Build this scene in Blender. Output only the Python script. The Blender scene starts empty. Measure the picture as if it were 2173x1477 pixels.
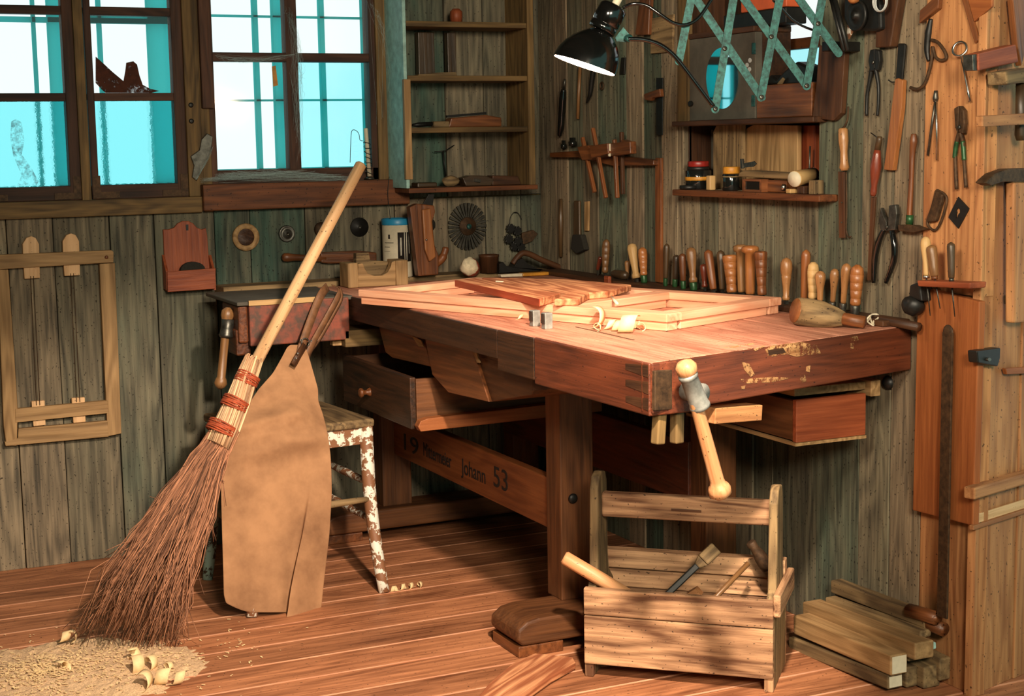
import bpy, math, random
from mathutils import Vector as V, Matrix, noise as MN
R_ = random.Random(7)
SC = bpy.context.scene
COL = SC.collection
PI = math.pi
# ---------------------------------------------------------------- camera (recovered from the perspective of the room)
CX, CY, F = 1086.5, 738.5, 3297.33
YAW, PIT, ROL = math.radians(64.855), math.radians(7.5548), math.radians(-0.99339)
CAM = V((-2.48, -5.022, 1.32))
_f = V((math.cos(YAW)*math.cos(PIT), math.sin(YAW)*math.cos(PIT), -math.sin(PIT)))
_r = V((math.sin(YAW), -math.cos(YAW), 0)); _d = _f.cross(_r)
_c, _s = math.cos(ROL), math.sin(ROL)
RT, DN = _c*_r - _s*_d, _s*_r + _c*_d
cd = bpy.data.cameras.new('camera'); cam = bpy.data.objects.new('camera', cd); COL.objects.link(cam)
m = Matrix((RT, -DN, -_f)).transposed().to_4x4(); m.translation = CAM
cam.matrix_world = m
cd.sensor_fit = 'HORIZONTAL'; cd.sensor_width = 36; cd.lens = F*36/2173; cd.clip_start = .05
SC.camera = cam

def ray(px, py): return RT*((px-CX)/F) + DN*((py-CY)/F) + _f
def onp(px, py, p, n):
    d = ray(px, py); return CAM + d*((p-CAM).dot(n)/d.dot(n))
def T(px, py, d=0.0): return onp(px, py, V((-d, 0, 0)), V((1, 0, 0)))        # tool wall, d metres in front of it
def W(px, py, d=0.0): return onp(px, py, V((0, -d, 0)), V((0, 1, 0)))        # window wall
def Z(px, py, z=0.0): return onp(px, py, V((0, 0, z)), V((0, 0, 1)))         # level plane
EN, ED = V((math.sin(math.radians(16.5)), -math.cos(math.radians(16.5)), 0)), V((math.cos(math.radians(16.5)), math.sin(math.radians(16.5)), 0))
E0 = V((-.012, -2.285, 0))
def E(px, py, d=0.0): return onp(px, py, E0 + EN*d, EN)                      # end wall
def proj(P):
    v = V(P)-CAM; z = v.dot(_f); return F*v.dot(RT)/z+CX, F*v.dot(DN)/z+CY
def pm(P): return (V(P)-CAM).dot(_f)/F                                       # metres per pixel at P

# ---------------------------------------------------------------- mesh builder
class MB:
    def __init__(s): s.v = []; s.f = []; s.g = []; s.t = []; s.sm = []
    def add(s, vs, fs, gs, smooth=False, tint=None):
        b = len(s.v); t = R_.random() if tint is None else tint
        off = V((R_.uniform(0, 30), R_.uniform(0, 30), R_.uniform(0, 30)))
        s.v += [V(x) for x in vs]; s.g += [V(x)+off for x in gs]; s.t += [t]*len(vs)
        s.f += [[i+b for i in q] for q in fs]; s.sm += [smooth]*len(fs)
        return s
    def hexa(s, p, tint=None, ax=None):
        # p: 8 points, 0-3 bottom loop, 4-7 top loop
        e = [(p[1]-p[0]), (p[3]-p[0]), (p[4]-p[0])]
        o = sorted(range(3), key=lambda i: -e[i].length)
        if ax is not None: o = [ax]+[i for i in range(3) if i != ax]
        n = [e[i].normalized() for i in o]
        g = [V(((q-p[0]).dot(n[0]), (q-p[0]).dot(n[1]), (q-p[0]).dot(n[2]))) for q in p]
        F_ = [(3, 2, 1, 0), (4, 5, 6, 7), (0, 1, 5, 4), (1, 2, 6, 5), (2, 3, 7, 6), (3, 0, 4, 7)]
        if e[0].cross(e[1]).dot(e[2]) < 0: F_ = [q[::-1] for q in F_]
        return s.add(p, F_, g, False, tint)
    def box(s, a, b, tint=None, ax=None):
        x0, y0, z0 = [min(a[i], b[i]) for i in range(3)]; x1, y1, z1 = [max(a[i], b[i]) for i in range(3)]
        return s.hexa([V(q) for q in ((x0,y0,z0),(x1,y0,z0),(x1,y1,z0),(x0,y1,z0),(x0,y0,z1),(x1,y0,z1),(x1,y1,z1),(x0,y1,z1))], tint, ax)
    def bar(s, p, q, w, h, up=V((0, 0, 1)), tint=None, w2=None, h2=None):
        p, q = V(p), V(q); d = (q-p).normalized(); sd = d.cross(up)
        if sd.length < 1e-4: sd = d.cross(V((1, 0, 0)))
        sd.normalize(); u = sd.cross(d)
        w2 = w if w2 is None else w2; h2 = h if h2 is None else h2
        A = [p-sd*w/2-u*h/2, p+sd*w/2-u*h/2, p+sd*w/2+u*h/2, p-sd*w/2+u*h/2]
        B = [q-sd*w2/2-u*h2/2, q+sd*w2/2-u*h2/2, q+sd*w2/2+u*h2/2, q-sd*w2/2+u*h2/2]
        return s.hexa(A+B, tint, 2)
    def prism(s, pts, vec, tint=None, gd=None):
        pts = [V(p) for p in pts]; n = len(pts); vec = V(vec)
        if gd is None: gd = max(((pts[(i+1) % n]-pts[i]) for i in range(n)), key=lambda e: e.length)
        gd = V(gd).normalized(); w = vec.normalized(); u = gd.cross(w)
        P = pts+[p+vec for p in pts]
        g = [V(((p-pts[0]).dot(gd), (p-pts[0]).dot(u), (p-pts[0]).dot(w))) for p in P]
        nr = V((0, 0, 0))
        for i in range(n): nr += pts[i].cross(pts[(i+1) % n])
        fs = [tuple(range(n)), tuple(range(2*n-1, n-1, -1))]+[(i, n+i, n+(i+1) % n, (i+1) % n) for i in range(n)]
        if nr.dot(vec) > 0: fs = [q[::-1] for q in fs]
        return s.add(P, fs, g, False, tint)
    def tube(s, pts, r, n=8, tint=None, cap=True, closed=False, flat=1.0, up=None, axis=None):
        pts = [V(p) for p in pts]; k = len(pts); rs = r if isinstance(r, (list, tuple)) else [r]*k
        vs = []; gs = []; L = 0; prev = None
        for i, p in enumerate(pts):
            if closed: d = pts[(i+1) % k]-pts[i-1]
            else: d = pts[min(i+1, k-1)]-pts[max(i-1, 0)]
            if axis is not None: d = V(axis)
            d.normalize()
            if prev is None:
                a = up if up is not None else (V((0, 0, 1)) if abs(d.z) < .9 else V((1, 0, 0)))
                a = V(a); u = (a-d*a.dot(d)).normalized()
            else: u = (prev-d*prev.dot(d)).normalized()
            prev = u; w = d.cross(u)
            if i: L += (p-pts[i-1]).length
            for j in range(n):
                t = 2*PI*j/n
                vs.append(p+(u*math.cos(t)+w*math.sin(t)*flat)*rs[i]); gs.append(V((L, rs[i]*math.cos(t), rs[i]*math.sin(t))))
        fs = []
        for i in range(k if closed else k-1):
            a, b = i*n, ((i+1) % k)*n
            fs += [(a+j, a+(j+1) % n, b+(j+1) % n, b+j) for j in range(n)]
        if cap and not closed: fs += [tuple(range(n))[::-1], tuple(range((k-1)*n, k*n))]
        return s.add(vs, fs, gs, True, tint)
    def turn(s, p, q, prof, n=14, tint=None):
        # turned piece between p and q; prof = (fraction, radius)
        p, q = V(p), V(q)
        return s.tube([p.lerp(q, a)+(q-p).normalized()*1e-5*i for i, (a, r) in enumerate(prof)], [r for a, r in prof], n, tint, axis=(q-p).normalized())
    def ball(s, c, r, n=10, sc=(1, 1, 1), tint=None, jit=0):
        c = V(c); vs = []; m = n//2+1
        for i in range(m+1):
            a = PI*i/m
            for j in range(n):
                b = 2*PI*j/n; q = V((math.sin(a)*math.cos(b)*sc[0], math.sin(a)*math.sin(b)*sc[1], math.cos(a)*sc[2]))*r
                if jit: q *= 1+jit*MN.noise(q*(2/r)+c*31)
                vs.append(c+q)
        fs = [(i*n+j, (i+1)*n+j, (i+1)*n+(j+1) % n, i*n+(j+1) % n) for i in range(m) for j in range(n)]
        return s.add(vs, fs, [x-c for x in vs], True, tint)
    def sheet(s, rows, th=.003, smooth=True, tint=None):
        a, b = len(rows), len(rows[0]); P = [V(p) for r in rows for p in r]
        nr = []
        for i in range(a):
            for j in range(b):
                du = P[i*b+min(j+1, b-1)]-P[i*b+max(j-1, 0)]; dv = P[min(i+1, a-1)*b+j]-P[max(i-1, 0)*b+j]
                nr.append(du.cross(dv).normalized())
        k = a*b; Q = [p+n*th for p, n in zip(P, nr)]
        fs = []
        for i in range(a-1):
            for j in range(b-1):
                q = (i*b+j, i*b+j+1, (i+1)*b+j+1, (i+1)*b+j); fs += [q[::-1], tuple(x+k for x in q)]
        lp = [j for j in range(b)]+[i*b+b-1 for i in range(1, a)]+[(a-1)*b+j for j in range(b-2, -1, -1)]+[i*b for i in range(a-2, 0, -1)]
        for i in range(len(lp)):
            x, y = lp[i], lp[(i+1) % len(lp)]; fs.append((x, y, y+k, x+k))
        g = [V((i//b*.02, i % b*.02, 0)) for i in range(k)]
        return s.add(P+Q, fs, g+g, smooth, tint)
    def ring(s, c, n, R, r, k=24, m=8, sq=1.0):
        c, n = V(c), V(n).normalized(); a = n.cross(V((0, 0, 1)) if abs(n.z) < .9 else V((1, 0, 0))).normalized(); b = n.cross(a)
        return s.tube([c+(a*math.cos(2*PI*i/k)+b*sq*math.sin(2*PI*i/k))*R for i in range(k)], r, m, closed=True)
    def disc(s, c, n, prof, k=24, a0=None):
        # prof: (height along n, radius)
        c, n = V(c), V(n).normalized()
        return s.tube([c+n*(h+1e-5*i) for i, (h, r) in enumerate(prof)], [r for h, r in prof], k, up=a0, axis=n)
    def build(s, name, mat, parent=None, bevel=0, seg=2):
        me = bpy.data.meshes.new(name)
        if parent is not None:
            o0 = parent.location.copy(); q = parent
            while q.parent: q = q.parent; o0 = o0+q.location
        else:
            xs = [min(v[i] for v in s.v) for i in range(3)]; xm = [max(v[i] for v in s.v) for i in range(3)]
            o0 = V(((xs[0]+xm[0])/2, (xs[1]+xm[1])/2, xs[2]))
        me.from_pydata([v-o0 for v in s.v], [], s.f)
        at = me.attributes.new('grain', 'FLOAT_VECTOR', 'POINT'); at.data.foreach_set('vector', [x for g in s.g for x in g])
        at = me.attributes.new('tint', 'FLOAT', 'POINT'); at.data.foreach_set('value', s.t)
        me.polygons.foreach_set('use_smooth', s.sm)
        me.materials.append(mat); me.update()
        o = bpy.data.objects.new(name, me); COL.objects.link(o)
        if parent is not None: o.parent = parent
        else: o.location = o0
        if bevel:
            b = o.modifiers.new('bevel', 'BEVEL'); b.width = bevel; b.segments = seg; b.limit_method = 'ANGLE'; b.angle_limit = .6; b.use_clamp_overlap = True
        elif any(s.sm) and not all(s.sm): pass
        if any(s.sm): 
            for e in me.edges: pass
        return o

def sharp(o, ang=.7):
    me = o.data
    try: me.set_sharp_from_angle(angle=ang)
    except Exception: pass
    return o
def thing(name, label, cat, loc, group=None):
    o = bpy.data.objects.new(name, None); COL.objects.link(o); o.location = V(loc); o.empty_display_size = .03
    o['label'] = label; o['category'] = cat
    if group: o['group'] = group
    return o
def tag(o, label, cat, group=None, kind=None):
    o['label'] = label; o['category'] = cat
    if group: o['group'] = group
    if kind: o['kind'] = kind
    return o
def struct(o): o['kind'] = 'structure'; return o
def slab(mb, fn, px, d0, d1, tint=None, gd=None, zmin=None):
    """outline px on plane fn, front at d1, back at d0 (distances from the wall)"""
    P = [fn(x, y, d1) for x, y in px]
    if zmin is not None: P = [V((p.x, p.y, max(p.z, zmin))) for p in P]
    n = {T: V((-1, 0, 0)), W: V((0, -1, 0)), E: EN}[fn]
    return mb.prism(P, n*(d0-d1), tint, gd)
def circ_px(cx, cy, rx, ry, n=20): return [(cx+rx*math.cos(2*PI*i/n), cy+ry*math.sin(2*PI*i/n)) for i in range(n)]

# ---------------------------------------------------------------- materials
def lin(c): return tuple((x/255/12.92 if x/255 <= .04045 else ((x/255+.055)/1.055)**2.4) for x in c)+(1,)
def newmat(name):
    m = bpy.data.materials.new(name); m.use_nodes = True; nt = m.node_tree; nt.nodes.clear()
    out = nt.nodes.new('ShaderNodeOutputMaterial'); b = nt.nodes.new('ShaderNodeBsdfPrincipled'); nt.links.new(b.outputs[0], out.inputs[0])
    return m, nt, b
def nd(nt, t, ins=None, **kw):
    n = nt.nodes.new(t)
    for k, v in kw.items(): setattr(n, k, v)
    for k, v in (ins or {}).items():
        if hasattr(v, 'links') or hasattr(v, 'is_output') : nt.links.new(v, n.inputs[k])
        else: n.inputs[k].default_value = v
    return n
def wood(name, dark, light, var=.5, rough=.6, fib=1.0, ring=.35, stain=.35, bump=.25, speck=.0, hue=None, spec=.35):
    m, nt, b = newmat(name)
    g = nd(nt, 'ShaderNodeAttribute', attribute_name='grain').outputs['Vector']
    t = nd(nt, 'ShaderNodeAttribute', attribute_name='tint').outputs['Fac']
    def mp(sc): return nd(nt, 'ShaderNodeMapping', {'Vector': g, 'Scale': sc}).outputs[0]
    def ns(sc, det, ro=.55, dis=0.0): return nd(nt, 'ShaderNodeTexNoise', {'Vector': mp(sc), 'Scale': 1.0, 'Detail': det, 'Roughness': ro, 'Distortion': dis}).outputs['Fac']
    n1 = ns((4*fib, 90*fib, 90*fib), 5, .65)
    n2 = ns((1.1, 9, 9), 2, .5, .3)
    rg = nd(nt, 'ShaderNodeMath', {0: nd(nt, 'ShaderNodeMath', {0: n2, 1: 60.0}, operation='MULTIPLY').outputs[0]}, operation='SINE').outputs[0]
    rg = nd(nt, 'ShaderNodeMath', {0: rg, 1: ring*.5, 2: 0.0}, operation='MULTIPLY_ADD').outputs[0]
    n3 = ns((2.2, 8, 8), 4, .6)
    a = nd(nt, 'ShaderNodeMath', {0: n1, 1: 1.7, 2: -.35}, operation='MULTIPLY_ADD').outputs[0]
    a = nd(nt, 'ShaderNodeMath', {0: a, 1: rg}, operation='ADD').outputs[0]
    s3 = nd(nt, 'ShaderNodeMath', {0: n3, 1: stain*4, 2: -stain*2}, operation='MULTIPLY_ADD').outputs[0]
    a = nd(nt, 'ShaderNodeMath', {0: a, 1: s3}, operation='ADD', use_clamp=True).outputs[0]
    mx = nd(nt, 'ShaderNodeMix', {0: a, 6: lin(dark), 7: lin(light)}, data_type='RGBA').outputs[2]
    tv = nd(nt, 'ShaderNodeMath', {0: t, 1: var, 2: 1-var*.5}, operation='MULTIPLY_ADD').outputs[0]
    hv = nd(nt, 'ShaderNodeHueSaturation', {'Value': tv, 'Color': mx, 'Saturation': 1.0}).outputs[0]
    if hue:
        # second, bluer tone on some boards and in broad noise patches
        pm_ = nd(nt, 'ShaderNodeMath', {0: t, 1: 37.7}, operation='MULTIPLY').outputs[0]
        fr = nd(nt, 'ShaderNodeMath', {0: pm_}, operation='FRACT').outputs[0]
        f2 = nd(nt, 'ShaderNodeMath', {0: fr, 1: n3}, operation='MULTIPLY').outputs[0]
        f2 = nd(nt, 'ShaderNodeMath', {0: f2, 1: 1.8}, operation='MULTIPLY', use_clamp=True).outputs[0]
        hv = nd(nt, 'ShaderNodeMix', {0: f2, 6: hv, 7: nd(nt, 'ShaderNodeMix', {0: 1.0, 6: hv, 7: lin(hue)}, data_type='RGBA', blend_type='MULTIPLY').outputs[2]}, data_type='RGBA').outputs[2]
    if speck:
        v = ns((120, 160, 160), 1, .5)
        v = nd(nt, 'ShaderNodeMapRange', {0: v, 1: .72-.06*speck, 2: .76-.05*speck, 3: 0.0, 4: .8}).outputs[0]
        hv = nd(nt, 'ShaderNodeMix', {0: v, 6: hv, 7: lin([x*.35 for x in dark])}, data_type='RGBA').outputs[2]
    nt.links.new(hv, b.inputs['Base Color'])
    b.inputs['Roughness'].default_value = rough; b.inputs['Specular IOR Level'].default_value = spec
    if bump:
        bp = nd(nt, 'ShaderNodeBump', {'Height': a, 'Strength': bump, 'Distance': .004}); nt.links.new(bp.outputs[0], b.inputs['Normal'])
    return m
def plain(name, c, rough=.5, metal=0.0, mott=.3, sc=40, c2=None, bump=.0, thr=None, spec=.5, emit=0):
    m, nt, b = newmat(name)
    tc = nd(nt, 'ShaderNodeTexCoord').outputs['Object']
    n = nd(nt, 'ShaderNodeTexNoise', {'Vector': tc, 'Scale': float(sc), 'Detail': 5.0, 'Roughness': .65}).outputs['Fac']
    lo, hi = (thr if thr else (.3, .7))
    f = nd(nt, 'ShaderNodeMapRange', {0: n, 1: lo, 2: hi}).outputs[0]
    c2 = c2 or tuple(x*(1-mott) for x in c)
    mx = nd(nt, 'ShaderNodeMix', {0: f, 6: lin(c2), 7: lin(c)}, data_type='RGBA').outputs[2]
    nt.links.new(mx, b.inputs['Base Color'])
    b.inputs['Roughness'].default_value = rough; b.inputs['Metallic'].default_value = metal; b.inputs['Specular IOR Level'].default_value = spec
    if bump:
        bp = nd(nt, 'ShaderNodeBump', {'Height': n, 'Strength': bump, 'Distance': .004}); nt.links.new(bp.outputs[0], b.inputs['Normal'])
    if emit: b.inputs['Emission Color'].default_value = lin(c); b.inputs['Emission Strength'].default_value = emit
    return m
def glassy(name, col, gloss=.06, ham=0):
    m = bpy.data.materials.new(name); m.use_nodes = True; nt = m.node_tree; nt.nodes.clear()
    out = nt.nodes.new('ShaderNodeOutputMaterial')
    if ham:
        tc = nd(nt, 'ShaderNodeTexCoord').outputs['Object']
        n = nd(nt, 'ShaderNodeTexNoise', {'Vector': tc, 'Scale': 75.0, 'Detail': 2.0}).outputs['Fac']
        bp = nd(nt, 'ShaderNodeBump', {'Height': n, 'Strength': .3, 'Distance': .006})
        t = nd(nt, 'ShaderNodeBsdfRefraction', {'Color': col, 'IOR': 1.25, 'Roughness': .02, 'Normal': bp.outputs[0]})
        tr = nd(nt, 'ShaderNodeBsdfTransparent', {'Color': col})
        t = nd(nt, 'ShaderNodeMixShader', {0: .12, 1: t.outputs[0], 2: tr.outputs[0]})
    else: t = nd(nt, 'ShaderNodeBsdfTransparent', {'Color': col})
    gl = nd(nt, 'ShaderNodeBsdfGlossy', {'Roughness': .08, 'Color': (1, 1, 1, 1)})
    mx = nd(nt, 'ShaderNodeMixShader', {0: gloss, 1: t.outputs[0], 2: gl.outputs[0]})
    nt.links.new(mx.outputs[0], out.inputs[0]); return m

def speckle(m, sc, lo, hi):
    nt = m.node_tree; b = [n for n in nt.nodes if n.type == 'BSDF_PRINCIPLED'][0]
    tc = nd(nt, 'ShaderNodeTexCoord').outputs['Object']
    n = nd(nt, 'ShaderNodeTexNoise', {'Vector': tc, 'Scale': sc, 'Detail': 8.0, 'Roughness': .8}).outputs['Fac']
    nt.links.new(nd(nt, 'ShaderNodeMapRange', {0: n, 1: lo, 2: hi}).outputs[0], b.inputs['Alpha'])
M = {}
M['wall'] = wood('weathered_plank', (76, 70, 60), (156, 138, 112), var=.45, rough=.8, ring=.35, stain=.2, bump=.35, speck=.6, hue=(122, 178, 190), spec=.2)
M['wall_t'] = wood('weathered_plank_tool_wall', (84, 74, 62), (172, 150, 120), var=.45, rough=.8, ring=.3, stain=.2, bump=.35, speck=.6, hue=(130, 188, 198), spec=.2)
M['seam'] = wood('lit_plank_edge', (90, 70, 40), (150, 122, 72), rough=.8)  # yellow of lit plank edges, put into the backing behind the gaps
M['orange'] = wood('pine_board', (140, 90, 54), (188, 134, 86), var=.3, rough=.6, ring=.5, stain=.35, speck=.4)
M['orange_d'] = wood('stained_pine_board', (128, 68, 34), (172, 102, 54), var=.3, rough=.55, ring=.2, stain=.2)
M['floor'] = wood('floor_board', (118, 70, 44), (202, 136, 94), var=.4, rough=.5, ring=.3, stain=.35, bump=.15, speck=.3, spec=.4)
M['frame'] = wood('dark_window_wood', (44, 26, 18), (88, 56, 38), rough=.65, stain=.4)
M['sill'] = wood('brown_sill_wood', (70, 38, 20), (130, 76, 40), rough=.6, stain=.3, speck=.4)
M['trimw'] = wood('worn_trim_wood', (72, 56, 34), (132, 104, 62), rough=.7)
M['bench_top'] = wood('worn_bench_top', (150, 92, 70), (214, 152, 124), var=.15, rough=.6, ring=.25, stain=.5, speck=.5)
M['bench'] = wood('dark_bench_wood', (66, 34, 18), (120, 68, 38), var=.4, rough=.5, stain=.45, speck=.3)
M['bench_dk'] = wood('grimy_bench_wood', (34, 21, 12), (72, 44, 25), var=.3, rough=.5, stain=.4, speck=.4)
M['gouge'] = wood('gouged_bare_wood', (120, 78, 44), (196, 150, 100), rough=.8)
M['bench_r'] = wood('red_bench_wood', (64, 29, 16), (114, 56, 32), var=.3, rough=.45, stain=.35, speck=.2, spec=.5)
M['leg'] = wood('leg_wood', (72, 42, 22), (118, 74, 42), var=.3, rough=.55, stain=.4)
M['beam'] = wood('beam_wood', (112, 60, 30), (160, 96, 52), var=.3, rough=.55, stain=.4)
M['pine'] = wood('raw_pine', (212, 142, 106), (240, 184, 148), var=.2, rough=.6, ring=.4, stain=.2)
M['pale'] = wood('pale_wood', (188, 146, 100), (226, 186, 140), var=.25, rough=.6, ring=.3, stain=.2, speck=.2)
M['lath'] = wood('lath_wood', (126, 96, 60), (180, 144, 98), var=.25, rough=.65, ring=.5, stain=.2)
M['grayw'] = wood('gray_wood', (84, 66, 44), (148, 122, 84), var=.4, rough=.75, ring=.6, stain=.4, speck=.4)
M['crate'] = wood('crate_wood', (98, 64, 42), (210, 164, 122), var=.25, rough=.75, ring=.45, stain=.55, bump=.4, speck=.5)
M['brown'] = wood('brown_tool_wood', (74, 40, 20), (138, 82, 44), var=.4, rough=.4, stain=.3, spec=.5)
M['brown_d'] = wood('dark_tool_wood', (44, 26, 16), (86, 54, 32), var=.4, rough=.5)
M['redw'] = wood('red_stained_wood', (110, 48, 26), (168, 88, 52), var=.2, rough=.5, ring=.2)
M['redw2'] = wood('red_painted_wood', (130, 42, 20), (186, 84, 50), var=.2, rough=.5)
M['beech'] = wood('beech_handle', (174, 116, 72), (220, 164, 116), var=.2, rough=.4, ring=.1, stain=.3, speck=.3)
M['handle'] = wood('handle_wood', (120, 78, 42), (178, 128, 80), var=.3, rough=.35, ring=.1, stain=.3, speck=.3, spec=.6)
M['h_or'] = wood('orange_handle', (124, 70, 34), (176, 114, 62), var=.3, rough=.35, ring=.1, spec=.6)
M['h_br'] = wood('brown_handle', (88, 58, 32), (150, 108, 66), var=.4, rough=.4, ring=.1, spec=.6)
M['h_pa'] = wood('pale_handle', (160, 122, 74), (204, 168, 114), var=.3, rough=.5, ring=.1)
M['h_dk'] = wood('dark_handle', (46, 34, 22), (84, 62, 38), var=.3, rough=.4, spec=.6)
M['h_rd'] = wood('red_handle', (80, 32, 20), (130, 58, 36), var=.3, rough=.3, ring=.1, spec=.7)
M['bark'] = wood('bark_board', (150, 86, 54), (226, 160, 112), var=.2, rough=.7, ring=.7, stain=.6, bump=.5)
M['green'] = plain('green_collar', (46, 92, 50), .4, .3, .4, 60)
M['black'] = plain('black_iron', (34, 33, 30), .45, .3, .4, 60)
M['gloss'] = plain('black_enamel', (14, 14, 13), .14, 0, .2, 20, spec=.8)
M['iron'] = plain('grey_iron', (110, 108, 100), .4, .85, .45, 50)
M['rust'] = plain('rusty_iron', (96, 70, 46), .65, .5, .5, 60, bump=.2)
M['steel'] = plain('bright_steel', (205, 205, 198), .25, 1, .2, 30)
M['zinc'] = plain('grey_cast_metal', (158, 158, 150), .5, .25, .3, 40)
M['galv'] = plain('galvanised_metal', (46, 98, 92), .5, .4, .5, 90, thr=(.35, .62))
M['leather'] = plain('suede_leather', (170, 126, 88), .9, 0, .28, 6, bump=.2, c2=(116, 80, 52), thr=(.25, .62))
M['strap'] = plain('strap_leather', (132, 90, 58), .6, 0, .35, 40)
M['twig'] = wood('broom_twig', (66, 40, 28), (184, 128, 94), var=.9, rough=.7)
M['straw'] = wood('cut_twig', (120, 74, 46), (240, 200, 156), var=.9, rough=.7)
M['cord'] = plain('orange_cord', (190, 84, 44), .7, 0, .35, 80)
M['white'] = plain('off_white_paint', (220, 208, 180), .6, 0, .15, 20)
M['peel'] = plain('peeling_white_paint', (226, 222, 206), .6, 0, 0, 34, c2=(132, 88, 58), thr=(.50, .53), bump=.3)
M['peel_g'] = plain('darker_peeling_paint', (150, 176, 160), .6, 0, 0, 40, c2=(64, 52, 36), thr=(.44, .5), bump=.3)  # darker, greener version of the peeling coat, for one stool leg
M['peel_r'] = plain('worn_red_paint', (132, 64, 44), .6, 0, 0, 26, c2=(76, 54, 42), thr=(.38, .6))
M['teal'] = plain('pale_teal', (170, 214, 204), .6, 0, .25, 30)  # pale teal tone for the cabinet side and one stick
M['blue'] = plain('blue_plastic', (40, 140, 186), .4, 0, .1, 20)
M['shaving'] = plain('wood_shaving', (246, 214, 160), .7, 0, .12, 60)
M['dust'] = plain('sawdust', (244, 204, 158), .95, 0, .3, 260, bump=.8)
M['bristle'] = plain('dark_bristle', (40, 36, 26), .9, 0, .4, 200)
M['web'] = plain('cobweb_silk', (190, 214, 210), .8, 0, .1, 30)
M['yellow'] = plain('yellow_paint', (206, 140, 40), .5, 0, .25, 40)
M['paper'] = plain('old_paper', (150, 122, 76), .85, 0, .2, 20)
M['hdpaper'] = plain('grey_card', (92, 86, 74), .8, 0, .25, 12)
M['red'] = plain('red_lid', (150, 34, 26), .4, 0, .3, 30)
M['ink'] = plain('black_ink', (34, 24, 18), .7, 0, .4, 90)
M['inkw'] = plain('white_print', (226, 220, 200), .6, 0, .15, 50)
M['mirror'] = plain('mirror_glass', (200, 232, 236), .03, 1, .02, 5)
M['darkglass'] = plain('dark_jar_glass', (24, 26, 24), .1, 0, .2, 20, spec=.8)
M['plaster'] = plain('crusty_white', (238, 222, 186), .9, 0, .2, 70, bump=.6)
M['orangebox'] = plain('orange_box', (206, 92, 48), .5, 0, .15, 20)
speckle(M['gouge'], 50.0, .46, .54)
M['clear'] = glassy('clear_pane', (.97, 1, 1, 1))
M['cyan'] = glassy('cyan_pane', (.66, .97, 1, 1))
M['hammer'] = glassy('hammered_pane', (.52, .93, .97, 1), ham=1)
M['plastic'] = plain('clear_wire_white', (210, 214, 210), .4, 0, .1, 30)
def translucent(name, c, k=.6):
    m, nt, b = newmat(name)
    tr = nd(nt, 'ShaderNodeBsdfTranslucent', {'Color': lin(c)}); df = nd(nt, 'ShaderNodeBsdfDiffuse', {'Color': lin(c)})
    mx = nd(nt, 'ShaderNodeMixShader', {0: k, 1: df.outputs[0], 2: tr.outputs[0]})
    nt.links.new(mx.outputs[0], [n for n in nt.nodes if n.type == 'OUTPUT_MATERIAL'][0].inputs[0]); return m
M['outer'] = translucent('backlit_teal_frame', (120, 226, 226), .8)  # translucent teal makes the backlit outer sash look luminous
def emitter(name, c, s):
    m = bpy.data.materials.new(name); m.use_nodes = True; nt = m.node_tree; nt.nodes.clear()
    out = nt.nodes.new('ShaderNodeOutputMaterial'); e = nd(nt, 'ShaderNodeEmission', {'Color': c, 'Strength': s}); nt.links.new(e.outputs[0], out.inputs[0]); return m
M['bulb'] = emitter('lamp_glow', (1, .66, .46, 1), 58.0)
M['scorch'] = plain('scorched_stain', (86, 42, 24), .9, 0, .4, 40)
speckle(M['scorch'], 22.0, .30, .45)
M['scorch2'] = plain('faint_scorched_stain', (96, 62, 34), .9, 0, .4, 40); speckle(M['scorch2'], 40.0, .44, .85)
# ================================================================ THE SETTING
def wx(px, py, d=0): return W(px, py, d).x
def wz(px, py, d=0): return W(px, py, d).z
# floor
mb = MB(); sm = MB()
ys = [.03, -.25, -.39, -.53, -.67, -.81, -.955, -1.11, -1.26, -1.41, -1.55, -1.68, -1.82, -1.96, -2.1, -2.25, -2.4, -2.6, -2.8, -3.0, -3.2, -3.6, -4, -4.4, -4.8, -5.2, -5.8]
for a, b in zip(ys, ys[1:]):
    mb.box((-3, b+.002, -.03), (1.4, a-.002, 0), ax=0)
    sm.box((-3, b-.004, -.03), (1.4, b+.0035, .0004), ax=0)
fl = struct(mb.build('floor', M['floor'], bevel=.0015, seg=1))
sm.build('seam_strip', M['pine'], fl)
# window wall planks
def planks(edges, lo, hi, mb, along, j=.004, z0=0, z1=1.1, gap=.003, th=.022, tints=None):
    for a, b in zip(edges, edges[1:]):
        k = R_.uniform(-j, j)
        if along == 'x': mb.box((a+gap/2, lo+k, z0), (b-gap/2, lo+th, z1), ax=2)
        else: mb.box((lo+k, a-gap/2, z0), (lo+th, b+gap/2, z1), ax=2)
xe = [-2.9, -2.72, -2.55, -2.36, -2.2, -2.03]+[wx(p, 470) for p in (12, 111, 232, 326, 454, 530, 647, 770, 838, 951, 1031, 1106)]+[.02]
zs = wz(200, 459)
mb = MB(); planks(xe, 0, 0, mb, 'x', z0=0, z1=zs+.02)
x2r = wx(826, 250)
hi = [x for x in xe if x > x2r+.02]
planks([x2r]+hi, 0, 0, mb, 'x', z0=zs+.025, z1=2.8)
planks([-2.9, -2.5, -2.1, -1.7, -1.3, -.9, x2r], 0, 0, mb, 'x', z0=2.0, z1=2.8)
wb = struct(mb.build('wall_back', M['wall'], bevel=.0015, seg=1))
mb = MB(); mb.box((-2.9, .024, 0), (x2r, .03, zs)); mb.box((x2r, .024, 0), (.1, .03, 2.8)); mb.build('backing_board', M['seam'], wb)
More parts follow.
